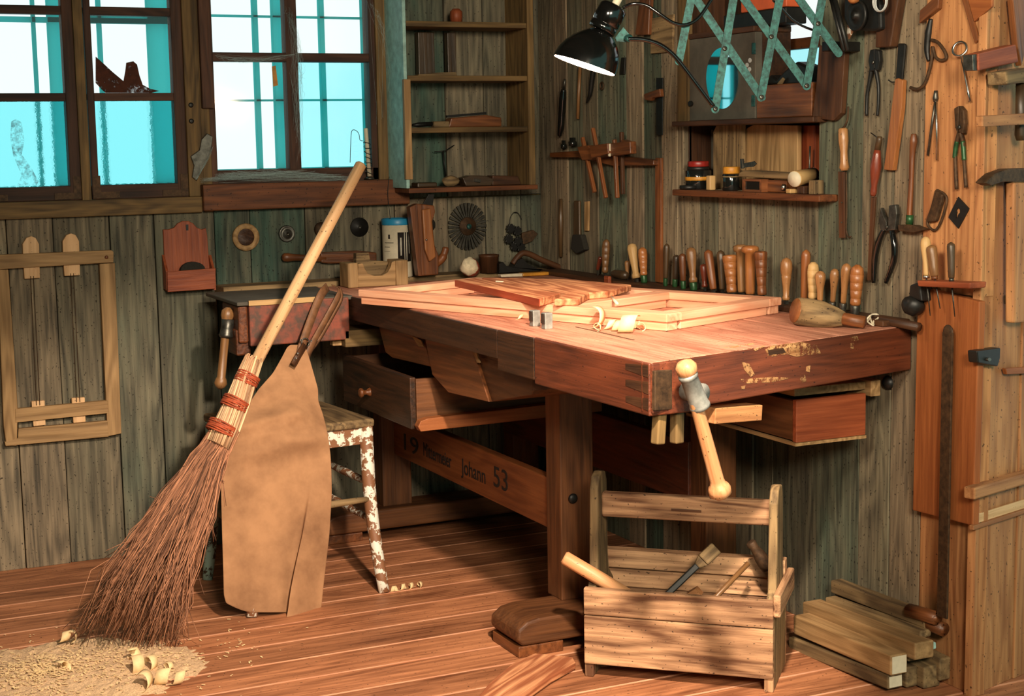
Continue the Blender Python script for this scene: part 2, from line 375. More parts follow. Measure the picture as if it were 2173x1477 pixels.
# window 1
def member(mb, l, r, t, b, rx, ry, d0, d1, tint=None):
    """upright or level board seen between px l..r and t..b, front at d1, back at d0; ry/rx = where l,r / t,b were read"""
    mb.box((wx(l, ry, d1), -d0, wz(rx, b, d1)), (wx(r, ry, d1), -d1, wz(rx, t, d1)), tint)
ZT = 1.99
def upright(mb, l, r, ry, zb, d0, d1): mb.box((wx(l, ry, d1), -d0, zb), (wx(r, ry, d1), -d1, ZT))
mb = MB()
zf0, zf1 = wz(200, 459, .03), wz(200, 424, .03)
xl1 = -2.62
mb.box((xl1, .06, zf0), (wx(430, 440, .03), -.03, zf1))                       # bottom frame board
mb.box((wx(395, 250, .01), .06, zf1), (wx(427, 250, .01), -.012, ZT))          # hinge post
mb.box((xl1-.06, .06, zf0), (xl1, -.03, ZT)); mb.box((xl1, .06, ZT), (wx(427, 250), -.02, ZT+.05))
w1 = struct(mb.build('window_1', M['trimw'], bevel=.003))
def casement(parent, xa, xb, name='casement'):
    mb = MB(); d0, d1 = -.045, .0
    sl = wx(203, 200)-wx(188, 200); sr = wx(395, 250)-wx(372, 250)
    zb = wz(290, 421, 0); zp = wz(290, 391, 0)
    mb.box((xa, .045, zb), (xa+sl, 0, ZT)); mb.box((xb-sr, .045, zb), (xb, 0, ZT))
    mb.box((xa, .044, zb), (xb, 0.001, zp))
    bars = [(wz(280, 197), wz(280, 214)), (wz(280, 15), wz(280, 33))]
    for t, b in bars: mb.box((xa, .04, b), (xb, .004, t))
    c = mb.build(name, M['frame'], parent, bevel=.003)
    zz = [(zp, bars[0][1]), (bars[0][0], bars[1][1]), (bars[1][0], ZT)]
    for i, (a, b) in enumerate(zz):
        q = MB(); q.box((xa+sl, .024, a), (xb-sr, .021, b)); q.build('pane', M[['hammer', 'clear', 'clear'][i]], c)
    ir = MB()                                                                   # corner irons
    for s, x in ((1, xa), (-1, xb)):
        ir.box((x+s*.002, .0, zb+.004), (x+s*.026, -.003, zb+.075)); ir.box((x+s*.002, .0, zb+.004), (x+s*.085, -.0035, zb+.024))
    ir.build('corner_iron', M['rust'], c)
    return c, xa+sl, xb-sr, zz
xB0, xB1 = wx(188, 250), wx(394, 250)
bw = wx(188, 250)-wx(163, 250)
cB, pl, pr, zz = casement(w1, xB0, xB1)
cA, pla, pra, _ = casement(w1, xB0-bw-(xB1-xB0), xB0-bw+.004)
# stain and hole in the clear pane of the right casement: scorched corner
mb = MB(); pts = [(203, 120), (212, 128), (222, 137), (238, 152), (262, 172), (266, 150), (268, 133), (283, 130), (291, 137), (296, 160), (303, 180), (318, 188), (338, 193), (322, 197), (300, 197), (285, 197), (240, 197), (224, 197), (216, 190), (203, 176)]
mb.prism([W(x, y, -.0185) for x, y in pts], (0, .001, 0)); mb.build('scorch_stain', M['scorch'], cB)
mb = MB(); mb.prism([W(x, y, -.0185) for x, y in [(24, 258), (34, 252), (46, 260), (52, 300), (46, 328), (66, 355), (82, 385), (78, 392), (36, 394), (46, 372), (28, 330), (22, 295)]], (0, .001, 0)); mb.build('scorch_stain', M['scorch2'], cA)
mb = MB(); mb.box((wx(166, 250, .018), .0, wz(180, 429, .018)), (wx(186, 250, .018), -.018, ZT)); mb.build('batten', M['trimw'], w1, bevel=.002)
# latch irons by the hinge post
mb = MB(); mb.prism([W(x, y, .02) for x, y in [(405, 332), (424, 318), (428, 296), (440, 283), (452, 290), (448, 320), (432, 355), (418, 384), (408, 376), (412, 352)]], (0, .012, 0)); mb.build('latch', M['iron'], w1, bevel=.002)
mb = MB()
for x, y in [(405, 223), (406, 257)]: mb.disc(W(x, y, .012), (0, -1, 0), [(0, .008), (.003, .008), (.004, .004)], 14)
mb.build('bolt_head', M['black'], w1)
def outer(parent, segs, name='outer_sash', d=-.17):
    mb = MB()
    for l, r, t, b, ry, rx in segs:
        za = wz(rx, b, d) if b is not None else zs+.03; zt = wz(rx, t, d) if t is not None else 2.05
        mb.box((wx(l, ry, d), -d, za), (wx(r, ry, d), -d+.03, zt))
    return mb.build(name, M['outer'], parent)
outer(w1, [(74, 81, None, None, 150, 90), (107, 168, None, None, 150, 150), (-90, 420, 36, 47, 100, 100), (211, 219, None, None, 120, 215), (318, 420, None, None, 150, 340), (195, 420, 33, 50, 100, 280), (-200, 420, 392, 430, 300, 200)])
# window 2
mb = MB()
zb2 = wz(620, 387)
mb.box((wx(443, 250, .0), .06, zb2-.01), (wx(457, 250, 0), -.005, ZT)); mb.box((wx(787, 250), .06, zb2), (wx(802, 250), 0, ZT))
mb.box((wx(443, 250), .06, zb2-.02), (wx(802, 250), 0, wz(620, 358)))
mb.box((wx(443, 250), .05, wz(620, 131)), (wx(802, 250), .003, wz(620, 112)))
mb.box((wx(612, 250), .05, zb2), (wx(637, 250), 0.001, ZT)); mb.box((wx(443, 250), .06, ZT-.02), (wx(802, 250), 0, ZT+.05))
w2 = struct(mb.build('window_2', M['frame'], bevel=.003))
for a, b in ((457, 612), (637, 787)):
    for z0, z1, mt in ((wz(620, 358), wz(620, 131), 'cyan' if a > 600 else 'clear'), (wz(620, 112), ZT, 'clear')):
        q = MB(); q.box((wx(a, 250), .024, z0), (wx(b, 250), .021, z1)); q.build('pane', M[mt], w2)
outer(w2, [(540, 549, None, None, 90, 545), (583, 622, None, None, 150, 600), (681, 690, None, None, 100, 690), (774, 830, None, None, 200, 780), (430, 830, 32, 36, 100, 540), (430, 830, 211, 215, 200, 540), (430, 830, 356, 390, 300, 620)])
mb = MB(); mb.box((wx(802, 250, .012), .05, zb2), (wx(832, 250, .012), -.012, ZT)); mb.box((wx(426, 250, .012), .04, zs), (wx(446, 250, .012), -.01, ZT)); mb.build('casing', M['trimw'], w2, bevel=.003)
mb = MB(); mb.box((wx(427, 150, .03), 0, wz(440, 230, .03)), (wx(452, 150, .03), -.03, ZT)); mb.build('casing_strip', M['frame'], w2, bevel=.003)
mb = MB(); mb.box((wx(432, 420, .05), .03, wz(640, 441, .05)), (wx(870, 410, .05), -.05, wz(640, 386, .05))); mb.build('window_sill', M['sill'], w2, bevel=.004)
mb = MB(); mb.prism([W(x, y, -.019) for x, y in [(577, 141), (585, 139), (590, 181), (580, 184)]], (0, .001, 0)); tp = mb.build('paper_strip', M['yellow'], w2)
# tool wall
ny0, ny1 = T(1449, 330).y, T(1738, 330).y
nz0, nz1 = T(1600, 405).z, 2.12
te = [.0, -.12, -.22, -.33]+[T(p, 450).y for p in (1271, 1331, 1366, 1404, 1438, 1484, 1523, 1564, 1600, 1641, 1736)]+[T(p, 250).y for p in (1832, 1899, 1967)]
mb = MB()
for a, b in zip(te, te[1:]):
    k = R_.uniform(-.003, .003)
    def pl_(a, b, z0, z1): mb.box((k, a-.0015, z0), (.022, b+.0015, z1), ax=2)
    if b >= ny0-.005 or a <= ny1+.005: pl_(a, b, 0, 2.8)
    else:
        pl_(a, b, 0, nz0); pl_(a, b, nz1, 2.8)
        if a > ny0: pl_(a, ny0, nz0, nz1)
        if b < ny1: pl_(ny1, b, nz0, nz1)
wr = struct(mb.build('wall_right', M['wall_t'], bevel=.0015, seg=1))
mb = MB()
mb.box((.024, 0, 0), (.03, -2.2, nz0)); mb.box((.024, 0, nz0), (.03, ny0, 2.8)); mb.box((.024, ny1, nz0), (.03, -2.2, 2.8)); mb.box((.024, ny0, nz1), (.03, ny1, 2.8)); mb.build('backing_board', M['seam'], wr)
mb = MB(); y1, y2 = T(1967, 300).y, E0.y+.004
mb.box((-.008, y1, .95), (.03, y2, 2.8), ax=2); mb.box((.0, y1, 0), (.03, y2, .95), ax=2); mb.build('pine_board', M['orange'], wr, bevel=.002)
# recess behind the shelves
ND = .15
mb = MB()
mb.box((.0225, ny0, nz0), (ND, ny0+.018, nz1)); mb.box((.0225, ny1-.018, nz0), (ND, ny1, nz1)); mb.box((.0225, ny0, nz1), (ND, ny1, nz1+.02)); mb.box((.0225, ny0, nz0-.02), (ND, ny1, nz0))
wy0, wz0 = onp(1655, 60, V((ND, 0, 0)), V((1, 0, 0))).y, onp(1700, 140, V((ND, 0, 0)), V((1, 0, 0))).z
mb.box((ND, ny0+.02, nz0-.02), (ND+.02, wy0, nz1+.02), ax=2); mb.box((ND, wy0, nz0-.02), (ND+.02, ny1-.25, wz0), ax=2)
mb.build('recess', M['brown_d'], wr, bevel=.001)
NP = lambda px, py: onp(px, py, V((ND, 0, 0)), V((1, 0, 0)))
mb = MB(); za, zb_ = NP(1700, 103).z, NP(1700, 80).z
mb.box((ND+.004, wy0, za), (ND+.03, ny1-.25, zb_)); mb.box((ND, wy0+.005, wz0), (ND+.03, wy0-.012, nz1))
w3 = struct(mb.build('window_3', M['sill'], bevel=.002))
for z0, z1, mt in ((wz0, za, 'cyan'), (zb_, nz1, 'clear')):
    q = MB(); q.box((ND+.014, wy0, z0), (ND+.017, ny1-.25, z1)); q.build('pane', M[mt], w3)
# end wall facing the camera
mb = MB(); e = 0
for w, k in ((.026, .0), (.16, -.004), (.17, 0), (.2, .002), (.3, 0)):
    P = [E0+ED*(e+.001)+EN*k, E0+ED*(e+w-.001)+EN*k]; q = [p-EN*.022 for p in P]
    mb.hexa([q[0], P[0], P[1], q[1]]+[V((p.x, p.y, 2.8)) for p in (q[0], P[0], P[1], q[1])], ax=2); e += w
we = struct(mb.build('wall_end', M['orange'], bevel=.002))
def elevel(mb, t, b, rx, l, d0, d1, rlen=.5):
    z0, z1 = E(rx, b, d1).z, E(rx, t, d1).z; a = E(l, (t+b)/2, d1); a = a-EN*d1
    P = [a+EN*d0, a+EN*d1, a+ED*rlen+EN*d1, a+ED*rlen+EN*d0]
    mb.hexa([V((p.x, p.y, z0)) for p in P]+[V((p.x, p.y, z1)) for p in P])
mb = MB(); elevel(mb, 1027, 1052, 2100, 2069, 0, .03); t1 = struct(mb.build('trim_1', M['orange'], bevel=.004))
mb = MB(); elevel(mb, 1083, 1103, 2100, 2068, 0, .004); mb.build('peeled_strip', M['pale'], t1)
mb = MB(); elevel(mb, 1105, 1115, 2100, 2066, 0, .012); mb.build('edge_strip', M['orange'], t1, bevel=.002)
# ceiling and the walls outside the frame
mb = MB()
for i in range(20): mb.box((-3+i*.22, -5.9, 2.8), (-3+i*.22+.217, .05, 2.83), ax=1)
struct(mb.build('ceiling', M['wall']))
mb = MB()
for i in range(30): mb.box((-2.93, -5.9+i*.2, 0), (-2.9, -5.9+i*.2+.197, 2.8), ax=2)
struct(mb.build('wall_left', M['wall']))
# ================================================================ WORKBENCH
BZ = .86
A0 = Z(755, 630, BZ); A1 = Z(1130, 715, BZ); A2 = Z(1380, 770, BZ); A3 = Z(1945, 690, BZ)
fl_ = V((A0.x, -.17, BZ)); A3 = V((-.004, A3.y+.004, BZ)); bk = V((-.004, -.17, BZ))
def up(p, z): return V((p.x, p.y, z))
def footprint(mb, pts, z0, z1, tint=None, gd=(0, 1, 0)): return mb.prism([up(p, z0) for p in pts], (0, 0, z1-z0), tint, gd)
bench = thing('workbench', 'large dark joiner\'s workbench with pale worn top and red-brown end vise', 'workbench', (-.45, -1.2, 0))
# top boards
mb = MB()
i1 = A1.lerp(A1+V((.11, .0, 0)), 1)
fr0, fr1 = fl_+V((.085, 0, 0)), A2+V((.09, .02, 0))
w = [0, .36, .7, 1]
Lf = [fl_.lerp(bk, t) for t in w]; Rt = [A2.lerp(A3, t) for t in w]
for k in range(3):
    e = .0012
    footprint(mb, [Lf[k]+V((e, 0, 0)), Rt[k]+V((e, .0, 0)), Rt[k+1]-V((e, 0, 0)), Lf[k+1]-V((e, 0, 0))], .79, BZ)
mb.build('top', M['bench_top'], bench, bevel=.003)
# apron along the front and the end, and the tail vise block
mb = MB()
def skin(mb, p, q, z0, z1, th=.03, out=.004, tint=None):
    d = (q-p).normalized(); n = V((d.y, -d.x, 0))
    if n.dot(CAM-p) < 0: n = -n
    o = n*out; b = -n*th
    mb.hexa([up(p+o, z0), up(q+o, z0), up(q+b, z0), up(p+b, z0), up(p+o, z1), up(q+o, z1), up(q+b, z1), up(p+b, z1)], tint)
def fr(t): return fl_.lerp(A2, t)
tA1 = (A1.y-fl_.y)/(A2.y-fl_.y)
tB = (onp(1062, 700, V((-.87, 0, BZ)), V((1, 0, 0))).y-fl_.y)/(A2.y-fl_.y)
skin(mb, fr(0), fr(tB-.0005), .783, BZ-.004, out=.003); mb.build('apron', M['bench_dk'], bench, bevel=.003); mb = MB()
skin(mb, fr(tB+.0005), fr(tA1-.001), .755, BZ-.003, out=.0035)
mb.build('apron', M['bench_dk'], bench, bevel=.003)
mb = MB(); skin(mb, fr(tA1+.001), fr(1), .747, BZ-.001, th=.1, out=.004)
tv = mb.build('tail_vise', M['bench_r'], bench, bevel=.003)
mb = MB(); skin(mb, A2+V((.001, 0, 0)), A3, .752, BZ-.0015, out=.005); mb.build('end_apron', M['bench_r'], bench, bevel=.003)
# gouged pale marks on the end
def onend(px, py, d=.006):
    n = V((A3.y-A2.y, -(A3.x-A2.x), 0)).normalized()
    if n.dot(CAM-A2) < 0: n = -n
    return onp(px, py, A2+n*d, n), n
mb = MB()
def endpatch(mb, pts, d=.0062, th=.002):
    P = [onend(x, y, d) for x, y in pts]; mb.prism([p for p, n in P], P[0][1]*-th)
for pts in ([(1625, 742), (1640, 733), (1700, 726), (1735, 733), (1742, 750), (1690, 757), (1670, 752), (1630, 758)], [(1575, 768), (1590, 772), (1602, 795), (1592, 800), (1580, 785)], [(1572, 805), (1640, 800), (1680, 802), (1640, 811), (1580, 814)], [(1698, 797), (1708, 795), (1712, 810), (1700, 812)], [(1712, 778), (1720, 775), (1718, 790), (1711, 788)], [(1805, 715), (1820, 713), (1822, 722), (1808, 724)], [(1806, 728), (1812, 727), (1812, 740), (1806, 740)], [(1573, 820), (1582, 818), (1580, 826), (1574, 826)], [(1600, 742), (1622, 732), (1624, 735), (1603, 745)], [(1535, 738), (1570, 733), (1600, 728), (1602, 730), (1560, 738)], [(1727, 737), (1736, 735), (1736, 745), (1727, 746)]):
    mb = MB(); endpatch(mb, pts); mb.build('gouge_mark', M['gouge'], bench)
mb = MB(); endpatch(mb, [(1630, 743), (1662, 738), (1668, 748), (1632, 753)], .007); mb.build('dark_notch', M['brown_d'], bench)
# dovetail darks at the vise corner
mb = MB()
for z in (.765, .80, .835):
    p = fr(.955); q = fr(.999); n = V((-1, 0, 0))*.0048
    mb = MB(); mb.prism([up(p, z)+n, up(q, z-.006)+n, up(q, z+.02)+n, up(p, z+.013)+n], V((1, 0, 0))*.001); mb.build('dovetail', M['brown_d'], bench)
# top seam strips
mb = MB()
mb.bar(Z(1222, 694, BZ), Z(1345, 722, BZ), .004, .002)
mb.build('top_crack', M['brown_d'], bench)
# end vise: plate, boss, collar, handle
ev = MB(); P = [onend(x, y, .012) for x, y in [(1390, 787), (1442, 783), (1442, 868), (1390, 872)]]
ev.prism([p for p, n in P], P[0][1]*-.012)
vise = ev.build('end_vise', M['rust'], bench, bevel=.002)
c0, n = onend(1448, 828, .006); c1 = c0+n*.06
mb = MB(); mb.tube([c0, c1], .021, 16); mb.build('vise_boss', M['zinc'], vise)
vp = lambda px, py: onp(px, py, c1+n*.008, n)
mb = MB(); a, b = vp(1458, 792), vp(1487, 866); r = .0195
mb.turn(a, b, [(0, r*.8), (.03, r*1.05), (.1, r*1.08), (.13, r*.95), (.85, r*1.05), (.9, r*1.15), (.97, r*1.15), (1, r*.8)], 18); mb.build('collar', M['zinc'], vise)
mb = MB(); a, b = vp(1452, 765), vp(1532, 1058)
mb.turn(a, b, [(0, .004), (.012, .016), (.04, .0225), (.08, .022), (.11, .014), (.13, .0125), (.5, .0145), (.86, .0155), (.89, .017), (.905, .022), (.93, .025), (.965, .024), (.99, .014), (1, .004)], 18)
mb.build('handle', M['beech'], vise)
mb = MB()
for x0, y0, x1, y1 in ((1400, 875, 1396, 942), (1437, 875, 1436, 940)):
    p, n2 = onend(x0, y0, -.015); q = onp(x1, y1, p, n2); mb = MB(); mb.bar(p, q, .024, .022, up=n2); mb.build('peg', M['trimw'], vise, bevel=.003)
# slide bar under the end, right of the pegs
mb = MB(); p, n = onend(1500, 880, -.03); q = onp(1600, 873, p, n); mb.bar(p, q, .05, .035); mb.build('slide_bar', M['orange'], bench, bevel=.002)
# shoulder vise arm at the far end
arm0 = W(530, 640, .5); armY0, armY1 = -.5, -.12
xa = W(530, 690, .5).x; xb = W(742, 690, .5).x; za = W(640, 728, .5).z; zb = W(640, 634, .5).z
mb = MB(); mb.box((xa, armY0, za), (xb, armY0+.1, zb-.004)); sv = mb.build('shoulder_vise', M['peel_r'], bench, bevel=.004)
mb = MB(); mb.box((xa-.035, armY0+.004, zb-.012), (xb+.02, armY1, zb), ax=0); mb.build('vise_top', M['hdpaper'], sv, bevel=.003)
mb = MB(); q0, q1 = W(527, 640, .502), W(672, 629, .502); mb.bar(V((q0.x, -.503, zb-.004)), V((q1.x, -.503, zb-.004)), .006, .016); mb.build('edge_strip', M['h_pa'], sv, bevel=.001)
mb = MB(); mb.box((xa-.03, armY0+.015, za+.01), (xa, armY0+.2, zb-.013)); mb.box((xa-.035, armY0+.03, za-.03), (xa+.01, armY0+.13, za+.05)); mb.build('jaw', M['bench'], sv, bevel=.006)
bc = W(508, 685, .42)
mb = MB(); mb.tube([V((xa-.02, bc.y, bc.z)), bc], .017, 14); mb.build('vise_boss', M['iron'], sv)
hp = lambda px, py: W(px, py, .42)
mb = MB(); mb.turn(hp(484, 676), hp(480, 716), [(0, .014), (.05, .021), (.5, .019), (.8, .021), (.9, .024), (1, .02)], 14); mb.build('collar', M['iron'], sv)
mb = MB(); mb.turn(hp(484, 652), hp(467, 826), [(0, .006), (.04, .018), (.1, .02), (.16, .016), (.2, .014), (.5, .0125), (.85, .013), (.88, .017), (.93, .02), (.97, .015), (1, .005)], 14); mb.build('handle', M['h_br'], sv)
mb = MB(); p = W(713, 706, .45); q = W(713, 733, .45); mb.bar(p+V((0, 0, .03)), q, .03, .03); mb.build('peg', M['lath'], sv, bevel=.003)
# hanging bins under the front edge
def BX(px, py, x=-.845): return onp(px, py, V((x, 0, 0)), V((1, 0, 0)))
for pts, x in (([(803, 690), (895, 710), (916, 779), (832, 759), (818, 748)], -.84), ([(899, 706), (998, 730), (1037, 853), (951, 833), (917, 795)], -.845)):
    mb = MB(); mb.prism([BX(px, py, x) for px, py in pts], (.3, 0, 0)); b = mb.build('hanging_bin', M['brown'], bench, bevel=.002)
mb = MB(); mb.prism([BX(px, py, -.835) for px, py in [(998, 732), (1131, 772), (1131, 830), (1128, 838), (1037, 853)]], (.28, 0, 0)); mb.build('bin_side', M['leg'], bench, bevel=.002)
mb = MB()
for pts in ([(874, 713), (893, 722), (899, 736), (888, 735)], [(1001, 742), (1010, 746), (1018, 770), (1012, 770)]): mb = MB(); mb.prism([BX(px, py, -.849) for px, py in pts], (.004, 0, 0)); mb.build('pale_chip', M['lath'], bench)
# bearer behind the shoulder
mb = MB(); mb.box((A0.x-.02, -.5, .70), (-.3, -.36, .752)); mb.build('bearer', M['trimw'], bench, bevel=.002)
# trestles
lx0, lx1 = Z(1163, 1330).x, Z(1243, 1330).x
mb = MB(); mb.box((-.655, -1.42, .098), (-.555, -1.335, .755), ax=2); mb.build('leg', M['leg'], bench, bevel=.004)
mb = MB(); mb.box((-.2, -1.42, .098), (-.1, -1.335, .755), ax=2); mb.build('leg', M['leg'], bench, bevel=.004)
mb = MB(); mb.box((-.69, -.16, .098), (-.585, -.08, .755), ax=2); mb.build('leg', M['leg'], bench, bevel=.004)
mb = MB(); mb.box((-.2, -.16, .098), (-.1, -.08, .755), ax=2); mb.build('leg', M['leg'], bench, bevel=.004)
def sled(y0, y1, x0, x1):
    mb = MB(); pr = [(x0+.0, .031), (x0-.015, .05), (x0-.012, .075), (x0+.015, .094), (x0+.05, .1), (x1, .1), (x1, .031)]
    mb.prism([V((x, y0, z)) for x, z in pr], (0, y1-y0, 0), gd=(1, 0, 0)); f = mb.build('foot', M['leg'], bench, bevel=.008, seg=3)
    for u0, u1 in ((x0-.01, x0+.12), (x1-.12, x1)): mb = MB(); mb.box((u0, y0+.004, 0), (u1, y1-.004, .030)); mb.build('foot_pad', M['brown'], f, bevel=.003)
sled(-1.53, -1.36, -.825, -.04)
sled(-.2, -.06, -.9, -.04)
# stretchers
mb = MB(); mb.box((-.645, -1.34, .277), (-.615, -.1, .418), ax=1); st = mb.build('stretcher', M['beam'], bench, bevel=.003)
mb = MB(); mb.box((-.21, -1.34, .30), (-.18, -.1, .475), ax=1); mb.build('stretcher', M['bench_r'], bench, bevel=.003)
mb = MB(); mb.prism([onp(x, y, V((-.64, 0, 0)), V((1, 0, 0))) for x, y in [(1100, 1075), (1163, 1103), (1163, 1110), (1108, 1090)]], (.03, 0, 0)); mb.build('wedge', M['orange'], bench)
p = V((-.6, -1.42, 0)); mb = MB(); bp_ = onp(1216, 1058, V((0, -1.425, 0)), V((0, 1, 0)))
mb.ball(bp_, .014, 14, (1, .5, 1)); mb.build('bolt', M['black'], bench)
def text(body, name, mat, parent, p0, xdir, ydir, h, squeeze=1.0, ext=.0006):
    c = bpy.data.curves.new(name, 'FONT'); c.body = body; c.size = 1.0; c.extrude = ext/h
    t = bpy.data.objects.new(name, c); COL.objects.link(t)
    dg = bpy.context.evaluated_depsgraph_get(); me = bpy.data.meshes.new_from_object(t.evaluated_get(dg))
    bpy.data.objects.remove(t, do_unlink=True)
    xd, yd = V(xdir).normalized(), V(ydir).normalized(); n = xd.cross(yd)
    Mx = Matrix((xd*h*squeeze, yd*h, n*h)).transposed().to_4x4()
    o0 = V((0, 0, 0)); q = parent
    while q: o0 = o0+q.location; q = q.parent
    Mx.translation = V(p0)-o0
    me.transform(Mx); me.materials.clear(); me.materials.append(mat); me.name = name
    o = bpy.data.objects.new(name, me); COL.objects.link(o); o.parent = parent; return o
SX = -.6458
def SP(px, py): return onp(px, py, V((SX, 0, 0)), V((1, 0, 0)))
for body, px, py, px2, hh, in (('19', 850, 950, 892, .08), ('Mittermeier', 898, 966, 970, .064), ('Johann', 980, 1004, 1040, .068), ('53', 1046, 1030, 1082, .088)):
    a = SP(px, py); b = SP(px2, py+ (px2-px)*.42)
    text(body, 'stencil_lettering', M['ink'], st, a, (0, -1, 0), (0, 0, 1), hh, (a.y-b.y)/(hh*.53*len(body)))
# drawer pulled out to the left
dx, dz0, dz1, dy0, dy1 = -.895, .514, .663, -.96, -.38
dr = thing('drawer', 'deep old wooden drawer with turned knob pulled out from under the bench', 'drawer', (-.7, -.67, dz0))
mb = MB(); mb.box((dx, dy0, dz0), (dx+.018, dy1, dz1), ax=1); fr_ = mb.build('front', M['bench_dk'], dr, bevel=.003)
for ya_, yb_ in ((dy0, dy0+.015), (dy1-.015, dy1)): mb = MB(); mb.box((dx+.019, ya_, dz0+.002), (-.30, yb_, dz1-.006), ax=0); mb.build('side', M['leg'], dr, bevel=.002)
mb = MB(); mb.box((dx+.019, dy0+.016, dz0+.004), (-.316, dy1-.016, dz0+.014)); mb.build('bottom', M['brown_d'], dr); mb = MB(); mb.box((-.315, dy0+.016, dz0+.015), (-.30, dy1-.016, dz1-.01)); mb.build('back', M['brown_d'], dr)
kp = onp(785, 832, V((dx, 0, 0)), V((1, 0, 0)))
mb = MB(); mb.turn(kp, kp-V((.036, 0, 0)), [(0, .014), (.12, .012), (.3, .007), (.55, .008), (.68, .014), (.85, .015), (.97, .01), (1, .003)], 16); mb.build('knob', M['brown'], fr_)
mb = MB(); ra = W(893, 900, .972); 
pr = [(ra.x-.012, ra.z-.016), (ra.x-.02, ra.z-.002), (ra.x-.012, ra.z+.014), (ra.x+.01, ra.z+.02), (-.30, ra.z+.03), (-.30, ra.z-.01)]
mb.prism([V((x, -.972, z)) for x, z in pr], (0, -.03, 0), gd=(1, 0, 0)); mb.build('drawer_runner', M['beam'], bench, bevel=.002)
# drawer under the right end
y_ = -1.95; a = W(1690, 850, -y_); b = W(1838, 838, -y_)
z0, z1 = W(1690, 940, -y_).z, a.z
dr2 = thing('drawer', 'small red-fronted drawer hanging under the right end of the bench', 'drawer', ((a.x+b.x)/2, y_+.25, z0))
mb = MB(); mb.box((a.x, y_, z0), (b.x, y_+.016, z1)); mb.build('front', M['redw'], dr2, bevel=.002)
for xa_, xb_ in ((a.x+.001, a.x+.015), (b.x-.015, b.x-.001)): mb = MB(); mb.box((xa_, y_+.017, z0+.004), (xb_, y_+.5, z1-.004), ax=1); mb.build('side', M['leg'], dr2)
mb = MB(); mb.box((a.x-.004, y_-.003, z0-.008), (b.x+.0, y_+.5, z0-.0005)); mb.build('bottom', M['lath'], dr2)
mb = MB(); a2 = W(1700, 836, 1.93); b2 = W(1858, 822, 1.93); mb.box((a2.x-.02, -1.93, z1+.006), (b2.x-.031, -1.4, z1+.026), ax=1); mb.build('drawer_runner', M['lath'], bench, bevel=.002); mb = MB(); mb.box((b2.x-.03, -1.95, z1-.01), (b2.x, -1.4, z1+.03)); mb.build('drawer_runner', M['lath'], bench, bevel=.002)
mb = MB(); p, n = onend(1905, 805, -.05); mb.ball(p+V((0, .03, -.012)), .02, 10); mb.build('bolt', M['black'], bench)
# ================================================================ STOOL, APRON, BROOM
sc4 = [V((-.913, -.669, 0)), V((-1.287, -.705, 0)), V((-1.322, -.33, 0)), V((-.948, -.295, 0))]
lf4 = [V((-.932, -.802, 0)), V((-1.348, -.85, 0)), V((-1.363, -.407, 0)), V((-.93, -.22, 0))]
cen = sum(sc4, V())/4
stool = thing('stool', 'old square wooden stool with flaking white paint under the leather apron', 'stool', up(cen, 0))
mb = MB(); S = [cen+(p-cen)*1.06 for p in sc4]
mb.prism([up(p, .478) for p in S], (0, 0, .026)); mb.build('seat', M['grayw'], stool, bevel=.008, seg=3)
mb = MB()
for i in range(4):
    p, q = cen+(sc4[i]-cen)*.95, cen+(sc4[(i+1) % 4]-cen)*.95
    mb.bar(up(p, .452), up(q, .452), .02, .05)
mb.build('seat_rail', M['peel'], stool, bevel=.002)
legs = []
for i in range(4):
    t, b = up(cen+(sc4[i]-cen)*.95, .478), lf4[i]
    mb = MB(); d = (b-t).normalized()
    pts = [t.lerp(b, k/10)+ (sc4[i]-cen).normalized()*(-.012*math.sin(k/10*PI)) for k in range(11)]; pts[-1].z = 0.0
    mb.tube(pts, [.021, .021, .021, .0205, .02, .0195, .019, .0185, .018, .0175, .016], 12); legs.append((t, b))
    o = mb.build('leg', M['peel_g'] if i == 2 else M['peel'], stool)
for (i, j, zz_) in ((0, 1, .27), (1, 2, .22), (2, 3, .27), (3, 0, .31), (3, 0, .2)):
    def at(k, z): t, b = legs[k]; return t.lerp(b, (t.z-z)/t.z)
    mb = MB(); a, b = at(i, zz_), at(j, zz_); a, b = a.lerp(b, .03), b.lerp(a, .03)
    mb.turn(a, b, [(0, .008), (.15, .010), (.5, .012), (.85, .010), (1, .008)], 10); mb.build('rung', M['peel'] if (i, j) == (3, 0) else M['grayw'], stool)
